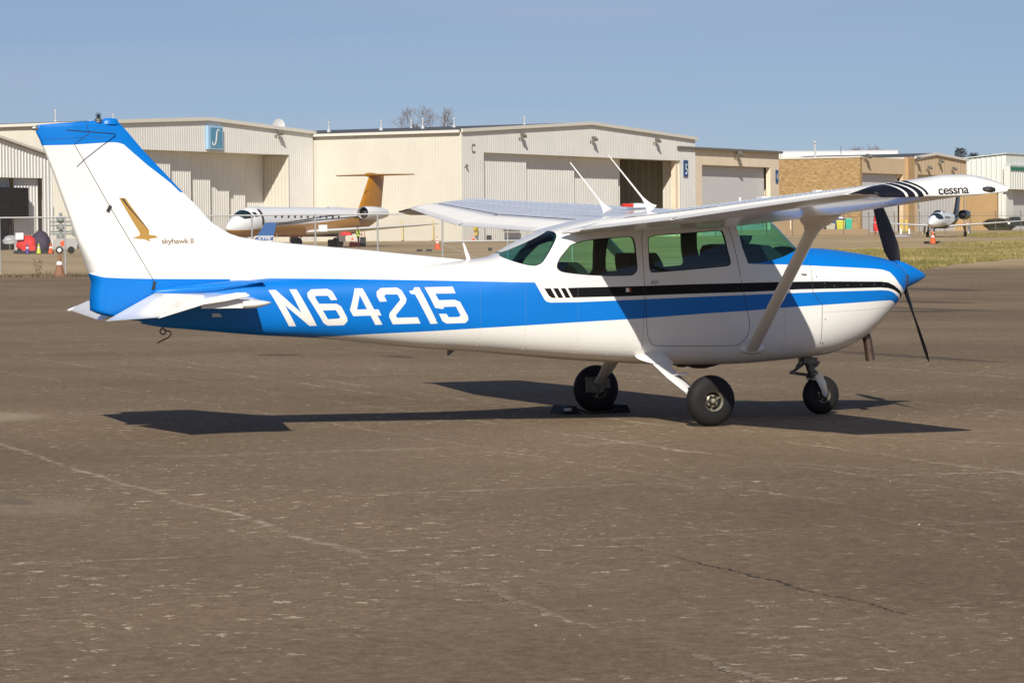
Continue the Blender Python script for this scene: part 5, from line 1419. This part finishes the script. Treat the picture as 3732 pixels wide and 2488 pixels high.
q.lathe((1.3,-.1,1.5), (0,-1,0), [(0,-.2),(.4,-.15),(.45,.1),(0,.2)], 14); q.tube([(-.6,0,3.6),(-.6,0,1.2)], .05, 6); q.tube([(2.0,0,1.4),(2.0,0,-.3)], .06, 8)
q.build('pipes', PIP, vl)
# boxes near the jet
bx_ = thing('red_ground_box', 'red toolbox with a dark trolley handle near the jet wing tip', 'toolbox', W(-13.05, 268.6), YAW-PI/2)
MB().box((-.35,0,.22), (.9,.5,.34)).build('red_box', RED, bx_, 0); MB().box((.35,0,.42), (.5,.5,.8)).build('dark_case', DARKM, bx_, 0)
MB().tube([(.25,.2,.8),(.25,.2,1.5),(.5,.2,1.5),(.5,.2,.8)], .03, 6).build('trolley_handle', REDP, bx_)
def crate(label, X, s, sx, sz):
    t_ = thing('dark_crate', label, 'crate', W(X, s), YAW-PI/2); MB().box((0,0,sz/2+.04), (sx,.4,sz)).build('crate_body', DARKM, t_, 0); MB().box((0,0,sz+.07), (sx*.9,.36,.05)).build('crate_lid', BLACKM, t_, 0)
crate('dark low crate between the worker and the red toolbox', -15.3, 268.2, .75, .55)
crate('left of two flat dark wheel chocks on the apron', -6.50, 222, .42, .10); crate('right of two flat dark wheel chocks on the apron', -5.82, 222, .42, .10)
crate('small dark block on the apron left of the rear cabin window', -1.5, 222, .28, .16)
crate('black bag on the ground at the hangar front corner', -2.35, 334.3, .55, .45)
# yellow posts and wall fittings
YEL = mat('safety_yellow', (.62, .46, .06), .6)
def bollard(label, X, s, h, m, group=None, r=.10):
    t_ = thing('bollard', label, 'bollard', W(X, s), 0, group)
    MB().lathe((0,0,0), (0,0,1), [(r,-.3),(r,h-.08),(r*.75,h-.02),(0,h)], 12).build('post', m, t_)
    MB().lathe((0,0,0), (0,0,1), [(r*1.5,-.1),(r*1.5,.05),(r*1.05,.08)], 12).build('footing', GREASE, t_)
PALEY = mat('faded_yellow', (.62, .52, .26), .6)
bollard('faded yellow post left of the cream roller door', -11.6, 335, 2.2, PALEY); bollard('faded yellow post right of the cream roller door', -8.3, 332.8, 2.2, PALEY)
hy = thing('hose_reel', 'bright yellow hose reel hung on the hangar front', 'hose reel', local_on(C, 2.4, -.12, .7), RZ)
MB().lathe((0,-.05,.65), (0,-1,0), [(0,0),(.34,.0),(.38,.12),(.32,.2),(.12,.22),(0,.22)], 12).build('reel', YEL, hy); MB().box((.15,-.1,.1), (.3,.2,.5)).build('bracket', YEL, hy, 0)
sg_ = thing('wall_sign', 'grey notice board low on the hangar front beside the wing', 'sign', local_on(C, 8.6, -.1, 1.0), RZ)
MB().box((1.6,-.08,.45), (3.4,.12,.95)).build('board', LAMPM, sg_, 0)
q = MB()
for k in range(7): q.box((.35+.42*k,-.15,.5), (.28,.02,.16))
q.build('print_marks', DARKM, sg_, 0)
# ------------------------------------------------------------------ worker by the wing
SKINM = mat('skin', (.42, .25, .17), .6); TROU = mat('black_trousers', (.014, .015, .017), .85, bump=.2); VEST = mat('hi_vis_vest', (.62, .85, .04), .7)
HAIR = mat('dark_hair', (.02, .015, .012), .8)
def person(label, loc, rz):
    P_ = thing('person', label, 'person', loc, rz)
    V = [(0,0,.93),(0,0,1.12),(0,.01,1.32),(0,.02,1.46),(0,.03,1.55),(0,.04,1.64),(0,.03,1.74),
         (.10,0,.88),(.12,-.03,.50),(.12,.04,.10),(.13,-.10,.045),(-.10,0,.88),(-.13,-.02,.50),(-.14,.03,.10),(-.15,-.11,.045),
         (.19,.02,1.41),(.25,-.02,1.16),(.16,-.26,1.08),(.12,-.34,1.08),(-.19,.02,1.41),(-.26,-.04,1.15),(-.20,-.28,1.06),(-.17,-.36,1.06)]
    E_ = [(0,1),(1,2),(2,3),(3,4),(4,5),(5,6),(0,7),(7,8),(8,9),(9,10),(0,11),(11,12),(12,13),(13,14),(3,15),(15,16),(16,17),(17,18),(3,19),(19,20),(20,21),(21,22)]
    Rr = [.15,.14,.16,.11,.058,.085,.075,.10,.068,.05,.045,.10,.068,.05,.045,.07,.05,.04,.04,.07,.05,.04,.04]
    me_ = bpy.data.meshes.new('body'); me_.from_pydata(V, E_, []); o = bpy.data.objects.new('body', me_); COL.objects.link(o)
    sk_ = o.modifiers.new('s', 'SKIN'); sb_ = o.modifiers.new('u', 'SUBSURF'); sb_.levels = 2
    for i, r in enumerate(Rr): me_.skin_vertices[0].data[i].radius = (r, r*(.72 if i in (0, 1, 2) else 1)); me_.skin_vertices[0].data[i].use_root = i == 0
    dg = bpy.context.evaluated_depsgraph_get(); m2 = bpy.data.meshes.new_from_object(o.evaluated_get(dg))
    COL.objects.unlink(o); bpy.data.objects.remove(o)
    m2.materials.clear()
    for mm in (SKINM, TROU): m2.materials.append(mm)
    for p in m2.polygons:
        z = p.center.z; p.use_smooth = True; p.material_index = 1 if z < 1.03 or (z < 1.46 and abs(p.center.x) < .19) or (abs(p.center.x) > .15 and z > 1.12) else 0
    link_mesh('body', m2, P_)
    q = MB(); q.loft([[(a_*math.cos(t), b_*math.sin(t), z) for t in [2*PI*k/18 for k in range(18)]] for z, a_, b_ in ((.95,.20,.155),(1.1,.20,.155),(1.3,.215,.155),(1.42,.19,.125),(1.48,.10,.09))]); q.build('hi_vis_vest', VEST, P_, 60)
    q = MB(); q.loft([[(a_*math.cos(t), b_*math.sin(t), z) for t in [2*PI*k/18 for k in range(18)]] for z, a_, b_ in ((1.10,.204,.159),(1.15,.207,.16))]); q.build('reflective_stripe', CONEW, P_, 60)
    q = MB(); q.loft([[(.088*k_*math.cos(t), .035+.095*k_*math.sin(t), z) for t in [2*PI*k/14 for k in range(14)]] for z, k_ in ((1.70,.98),(1.75,.96),(1.80,.75),(1.83,.3))]); q.build('hair', HAIR, P_, 60)
    for sx in (-1, 1):
        MB().box((sx*.03,-.055,1.70), (.018,.012,.012)).build('eye', DARKM, P_, 0)
        for k in range(4): pass
    MB().loft([[(.012*k_*math.cos(t), -.06-.03*(1-k_), 1.66+.03*k_*math.sin(t)) for t in [2*PI*k/8 for k in range(8)]] for k_ in (1, .5, .1)]).build('nose', SKINM, P_)
    for sx in (-1, 1):
        hx, hy_, hz = (.12, -.34, 1.08) if sx > 0 else (-.17, -.36, 1.06)
        q = MB()
        for k in range(4): q.tube([(hx+(k-1.5)*.022, hy_-.02, hz), (hx+(k-1.5)*.022, hy_-.075-.006*(k in (1, 2)), hz-.01), (hx+(k-1.5)*.021, hy_-.085, hz-.04)], .010, 6)
        q.tube([(hx-sx*.035, hy_+.01, hz), (hx-sx*.06, hy_-.035, hz-.015)], .011, 6); q.build('fingers', SKINM, P_)
    return P_
person('worker in a lime safety vest and black trousers under the jet wing', W(-12.75, 261.5), YAW-PI/2+1.7)
rb = thing('red_bag', 'red padded cover carried beside the worker in the lime vest', 'bag', W(-13.75, 261.2, 1.02), YAW-PI/2)
lump('bag_body', RED, rb, (0,0,0), (1.0,.3,.30), 11)
MB().tube([(.45,0,.2),(.75,0,.14),(1.0,0,.12)], .03, 6).build('bag_strap', DARKM, rb)
# ------------------------------------------------------------------ right-hand far objects
DBLU = mat('dumpster_blue', (.02, .05, .20), .5); BINY = mat('bin_yellow', (.58, .56, .05), .5); BING = mat('bin_teal', (.03, .45, .30), .5); BINC = mat('bin_cream', (.50, .46, .34), .6)
d_ = thing('dumpster', 'blue skip with an open top behind the yellow and teal bins', 'dumpster', W(39.4, 392), YAW-PI/2)
q = MB(); q.loft([[(.1,y,.25),(2.5,y,.25),(2.75,y,1.95),(-.1,y,1.95)] for y in (0, 1.5)]); q.box((1.3,-.05,1.9), (2.95,.1,.12)); q.build('skip_body', DBLU, d_, 0)
MB().box((.2,.75,2.0), (.5,1.2,.3)).box((1.9,.75,2.05), (.6,1.2,.35)).build('rubbish', CONEW, d_, 0)
MB().tube([(-.35,-.2,-.2),(-.35,-.2,2.5),(2.9,-.2,2.5),(2.9,-.2,-.2)], .05, 6).build('skip_frame', LAMPM, d_)
def bin_(label, X, s, m, h=1.2, w=.75):
    t_ = thing('wheelie_bin', label, 'bin', W(X, s), YAW-PI/2)
    MB().loft([[(-w*k,-w*k,z),(w*k,-w*k,z),(w*k,w*k,z),(-w*k,w*k,z)] for k, z in ((.40,.05),(.5,h*.9),(.52,h*.92))]).build('bin_body', m, t_, 0)
    MB().loft([[(-w*.54,-w*.54,h*.92),(w*.54,-w*.54,h*.92),(w*.54,w*.54,h*.92),(-w*.54,w*.54,h*.92)], [(-w*.4,-w*.5,h),(w*.4,-w*.5,h),(w*.4,w*.5,h),(-w*.4,w*.5,h)]]).build('bin_lid', m, t_, 0)
bin_('cream bin at the left of the blue skip', 39.5, 388, BINC, 1.35, 1.1); bin_('yellow bin in front of the blue skip', 40.7, 387.6, BINY, 1.75, 1.05); bin_('teal bin at the right end of the blue skip', 41.75, 388, BING, 1.95, .8)
lump('rubbish_sacks', SILV, tag(thing('rubbish_heap', 'pale rubbish sacks heaped at the foot of the yellow and teal bins', 'rubbish', W(41.4, 386.9), 0)), (0,0,0), (1.6,.5,.55), 21)
rt_ = thing('red_tank', 'tall red box on short legs at the tip of the right-hand jet wing', 'tank', W(42.9, 366), YAW-PI/2)
q = MB(); q.loft([[(-.55+.05*math.cos(0),-.4,.45),(.55,-.4,.45),(.55,.4,.45),(-.55,.4,.45)],[(-.6,-.4,1.0),(.6,-.4,1.0),(.6,.4,1.0),(-.6,.4,1.0)],[(-.5,-.4,2.3),(.5,-.4,2.3),(.5,.4,2.3),(-.5,.4,2.3)],[(-.25,-.3,2.5),(.25,-.3,2.5),(.25,.3,2.5),(-.25,.3,2.5)]]); q.build('tank_body', RED, rt_, 0)
for x in (-.4, .4): MB().tube([(x,0,-.2),(x,0,.5)], .06, 6).build('leg', REDP, rt_)
for i, (px, sx) in enumerate(((26.5, 372), (37.5, 384), (44.2, 366), (45.5, 366), (46.6, 367), (43.1, 360))):
    bollard(['white marker post left of the slatted gate','short white marker post in front of the brick wall','first white marker post right of the red tank','second white marker post right of the red tank','third white marker post right of the red tank','white marker post at the foot of the red tank'][i], px, sx, .75, CONEW, None, .11)
bollard('left of two yellow posts by the ochre pillar', 53.6, 430, 1.7, YEL, None, .15); bollard('right of two yellow posts by the ochre pillar', 54.2, 430, 1.7, YEL, None, .15)
lump('rubble', SILV, tag(thing('rubble_heap', 'low heap of white rubble beside the nose of the right-hand jet', 'rubble', W(41.6, 338), 0)), (0,0,-.2), (3.6,1.2,.42), 31)
TRK = mat('truck_black', (.014, .014, .016), .3, coat=.3)
tk = thing('pickup_truck', 'black truck with white lights half out of frame at the right edge', 'truck', W(71.0, 446), YAW-PI/2)
tk.scale = (.7, .7, .7)
zt0 = 1.3
q = MB(); q.loft([[(x, y, z) for x, z in ((-.9,zt0-.4),(-.95,zt0+.5),(-.6,zt0+.6),(.1,zt0+1.45),(1.8,zt0+1.5),(2.4,zt0+.6),(4.4,zt0+.55),(4.4,zt0-.4))] for y in (0, 1.9)]); q.build('body', TRK, tk, 0)
MB().box((1.0,-.02,zt0+1.05), (1.5,.05,.5)).build('side_window', CGLS, tk, 0)
for x in (0, 3.5): MB().lathe((x,.0,zt0-.4), (0,-1,0), [(0,-.2),(.38,-.2),(.4,0),(.3,.06),(0,.06)], 16).build('wheel', RUBBER, tk)
MB().lathe((-.3,-.05,zt0+.2), (0,-1,0), [(0,0),(.25,0),(.25,.06),(0,.08)], 12).build('headlight', CONEW, tk)
# ================================================================== planting
GRS = bpy.data.materials.new('dry_spring_grass'); GRS.use_nodes = True
n, l, b = GRS.node_tree.nodes, GRS.node_tree.links, GRS.node_tree.nodes['Principled BSDF']
geo = n.new('ShaderNodeNewGeometry'); nz = n.new('ShaderNodeTexNoise'); nz.inputs['Scale'].default_value = .22; nz.inputs['Detail'].default_value = 5; nz.inputs['Roughness'].default_value = .7
l.new(geo.outputs['Position'], nz.inputs['Vector'])
rp = n.new('ShaderNodeValToRGB'); rp.color_ramp.elements[0].position = .38; rp.color_ramp.elements[0].color = (.155, .140, .035, 1); rp.color_ramp.elements[1].position = .64; rp.color_ramp.elements[1].color = (.43, .335, .165, 1)
e_ = rp.color_ramp.elements.new(.5); e_.color = (.27, .225, .075, 1)
l.new(nz.outputs['Fac'], rp.inputs[0]); l.new(rp.outputs[0], b.inputs['Base Color']); b.inputs['Roughness'].default_value = .9
def grass(name, label, poly, count, h):
    rr = random.Random(count)
    ctr = (sum(p[0] for p in poly)/len(poly), sum(p[1] for p in poly)/len(poly))
    q = MB(); 
    ring_ = []
    for a, c in zip(poly, poly[1:]+poly[:1]):
        for k in range(8):
            t = k/8; ring_.append((a[0]+(c[0]-a[0])*t+rr.uniform(-.25, .25), a[1]+(c[1]-a[1])*t+rr.uniform(-1.2, 1.2)))
    q.poly([W(X, s, .008) for X, s in ring_])
    xs_ = [p[0] for p in poly]; ss_ = [p[1] for p in poly]; k = 0
    while k < count:
        X, s = rr.uniform(min(xs_), max(xs_)), rr.uniform(min(ss_), max(ss_))
        if not inside((X, s), ring_): continue
        k += 1; hh = h*rr.uniform(.4, 1.3); a = rr.uniform(0, PI); dx, ds = .035*math.cos(a), .035*math.sin(a); lx, ls = rr.uniform(-.08, .08), rr.uniform(-.08, .08)
        p = W(X, s, 0)
        q.poly([p+RV*dx+DV*ds, p-RV*dx-DV*ds, p+RV*lx+DV*ls+Vector((0,0,hh))])
    o = q.build(name, GRS, None, 0); return tag(o, label, 'grass', None, 'stuff')
grass('grass', 'yellow-green grass verge between taxiway and apron at the right', [(15.9,166),(16.2,148),(16.3,133),(17.0,131),(21,147.5),(27.5,167),(36,186),(46,205),(46,226),(38,217),(29,212.4),(22.7,211),(19,214),(17.3,200)], 42000, .16)
grass('grass', 'thin grass strip running right from the bright orange cone', [(32.9,243.5),(37.2,260),(45.3,276),(58,292),(58,246),(46,226),(38.6,224),(34.9,223.5),(32.2,232)], 14000, .14)
grass('grass', 'grass bank under the white jet wing at the right', [(46.5,316),(57,323),(75,333),(100,345),(100,440),(85,430),(68,405),(56,385),(49,345)], 16000, .2)
hd = thing('hedge', 'dark clipped rounded hedge by the mint building', 'hedge', W(70.5, 452), YAW-PI/2)
HDG = mat('hedge_leaf', (.045, .038, .014), .9, var=.4, scale=3)
q = MB(); rr = random.Random(5)
for k in range(6000):
    a, u = rr.uniform(0, 2*PI), rr.uniform(-1, 1); r_ = rr.uniform(.80, 1.0)
    c = Vector((2.55*math.copysign(abs(math.cos(a)), math.cos(a))*math.sqrt(1-u*u)**.6*r_, 1.2*math.sin(a)*math.sqrt(1-u*u)*r_, .95+.78*u*r_))
    d1 = Vector((rr.uniform(-1,1), rr.uniform(-1,1), rr.uniform(-1,1)))*.12; d2 = Vector((rr.uniform(-1,1), rr.uniform(-1,1), rr.uniform(-1,1)))*.12
    q.poly([c, c+d1, c+d2])
q.build('leaves', HDG, hd, 0)
q = MB(); q.loft([[(2.1*k*math.cos(t), .9*k*math.sin(t), z) for t in [2*PI*j/20 for j in range(20)]] for k, z in ((.7,-.2),(1,.5),(1,1.1),(.6,1.5))]); q.build('inner_mass', HDG, hd)
# weeds along the fence foot
WEED = mat('dry_weed', (.16, .12, .065), .9, var=.3, scale=9)
q = MB(); rr = random.Random(3)
for k in range(2600):
    X = rr.uniform(-26, -8); s = 133.5+rr.gauss(0, .35); hh = rr.uniform(.03, .16)*(1+1.2*(rr.random() < .06)); p = W(X, s, 0); a = rr.uniform(0, PI)
    q.poly([p+Vector((.05*math.cos(a), .05*math.sin(a), 0)), p-Vector((.05*math.cos(a), .05*math.sin(a), 0)), p+Vector((rr.uniform(-.08,.08), rr.uniform(-.08,.08), hh))])
tag(q.build('weeds', WEED, None, 0), 'dry brown weeds along the foot of the near chain-link fence', 'weeds', None, 'stuff')
def spindly(label, X, s, h, seed):
    rr = random.Random(seed); t_ = thing('dead_weed', label, 'weed', W(X, s)); q = MB()
    for k in range(6):
        a = rr.uniform(0, 2*PI); q.tube([(0,0,0), (.12*math.cos(a)*h, .12*math.sin(a)*h, h*.5), (.3*math.cos(a)*h, .3*math.sin(a)*h, h*rr.uniform(.7, 1))], .007, 4)
    q.build('stems', WEED, t_)
    q = MB()
    for k in range(40):
        c = Vector((rr.gauss(0, .1), rr.gauss(0, .1), h*rr.uniform(.3, 1))); q.poly([c, c+Vector((.06, .02, .02)), c+Vector((.01, .03, .06))])
    q.build('seed_heads', WEED, t_, 0)
spindly('dead spindly weed just left of the weathered brown cone', -20.1, 133.0, .75, 2)
# loose pale grit on the apron
q = MB(); rr = random.Random(17)
for k in range(110):
    X = rr.uniform(-7, 7); s = rr.uniform(9, 32); p = W(X, s, .001); r_ = rr.choice((.0025,.003,.0035,.004,.006))
    q.box(p+Vector((0, 0, r_*.5)), (r_*rr.uniform(1.2, 2), r_*rr.uniform(1.2, 2), r_), Matrix.Rotation(rr.uniform(0, 3), 3, 'Z'))
tag(q.build('loose_grit', mat('pale_grit', (.42, .38, .31), .9, var=.4, scale=2), None, 0), 'loose pale grit scattered over the near asphalt', 'grit', None, 'stuff')
# bare trees
BARK = mat('winter_bark', (.17, .125, .10), .9, var=.2)
def bare_tree(label, X, s, base, h, spread, seed, depth=6, thick=.16, m=BARK):
    rr = random.Random(seed); p = ORG+RV*X+DV*s; p.z = base
    t_ = thing('bare_tree', label, 'tree', p); tr, cr = MB(), MB()
    def grow(a, d, ln, r, k):
        b_ = a+d*ln; mid = a+d*ln*.5+Vector((rr.uniform(-1,1), rr.uniform(-1,1), 0))*ln*.06
        (tr if k < 2 else cr).tube([a, mid, b_], [r, r*.85, r*.65], 5 if k < 2 else 3)
        if k >= depth: return
        for i in range(rr.choice((2, 3, 3) if k < 4 else (2, 3, 3))):
            nd = (d+Vector((rr.uniform(-1,1), rr.uniform(-1,1), rr.uniform(-.25,.6)))*spread).normalized()
            grow(b_, nd, ln*rr.uniform(.62, .85), max(r*.6, .011), k+1)
    grow(Vector((0,0,0)), Vector((0,0,1)), h*.25, thick*h/10, 0)
    tr.build('trunk', m, t_, 0); cr.build('crown', m, t_, 0); return t_
bare_tree('bare twiggy winter tree rising behind the hangar roofs', -11.0, 400, 7.4, 12.8, .50, 12, 7, .15)
TW = mat('far_twigs', (.16, .12, .10), .95)
for i, (X, s, b_, h) in enumerate(((57.5,520,10.5,8.6),(60.5,530,10.5,8.8),(63.5,540,10.5,8.4),(67,545,10.2,8.6),(70.5,560,10.2,8.4),(74,575,10.2,8.8))):
    bare_tree(['first','second','third','fourth','fifth','sixth'][i]+' from the left of the bare brown trees beyond the tan gable roof', X, s, b_, h, .7, 40+i, 6, .12, TW)
FARG = mat('hazed_evergreen', (.085, .105, .125), .95, var=.3, scale=.4)  # haze of the distance is mixed into this leaf colour
def far_tree(label, X, s, base, h, r, seed):
    rr = random.Random(seed); p = ORG+RV*X+DV*s; p.z = base
    t_ = thing('evergreen_tree', label, 'tree', p); MB().tube([(0,0,-3),(0,0,h*.7)], [.35,.12], 6).build('trunk', BARK, t_)
    q = MB()
    for k in range(900):
        u = rr.random()**.7; a = rr.uniform(0, 2*PI); rad = r*(1-u*.75)*rr.uniform(.4, 1)*(1+.25*math.sin(3*a+seed))
        c = Vector((rad*math.cos(a), rad*math.sin(a), h*(.15+.85*u))); q.poly([c, c+Vector((rr.uniform(-.5,.5), rr.uniform(-.5,.5), rr.uniform(-.4,.4))), c+Vector((rr.uniform(-.5,.5), rr.uniform(-.5,.5), rr.uniform(-.4,.4)))])
    q.build('crown', FARG, t_, 0)
for i, (X, s, b_, h) in enumerate(((86,600,10.2,9.0),(90,610,10.4,8.2),(94.5,620,10.2,8.2),(99,640,10.0,8.0),(106,640,10.4,8.2))):
    far_tree(['first','second','third','fourth','fifth'][i]+' from the left of the dark evergreens beyond the mint building', X, s, b_, h, 3.0, 60+i)
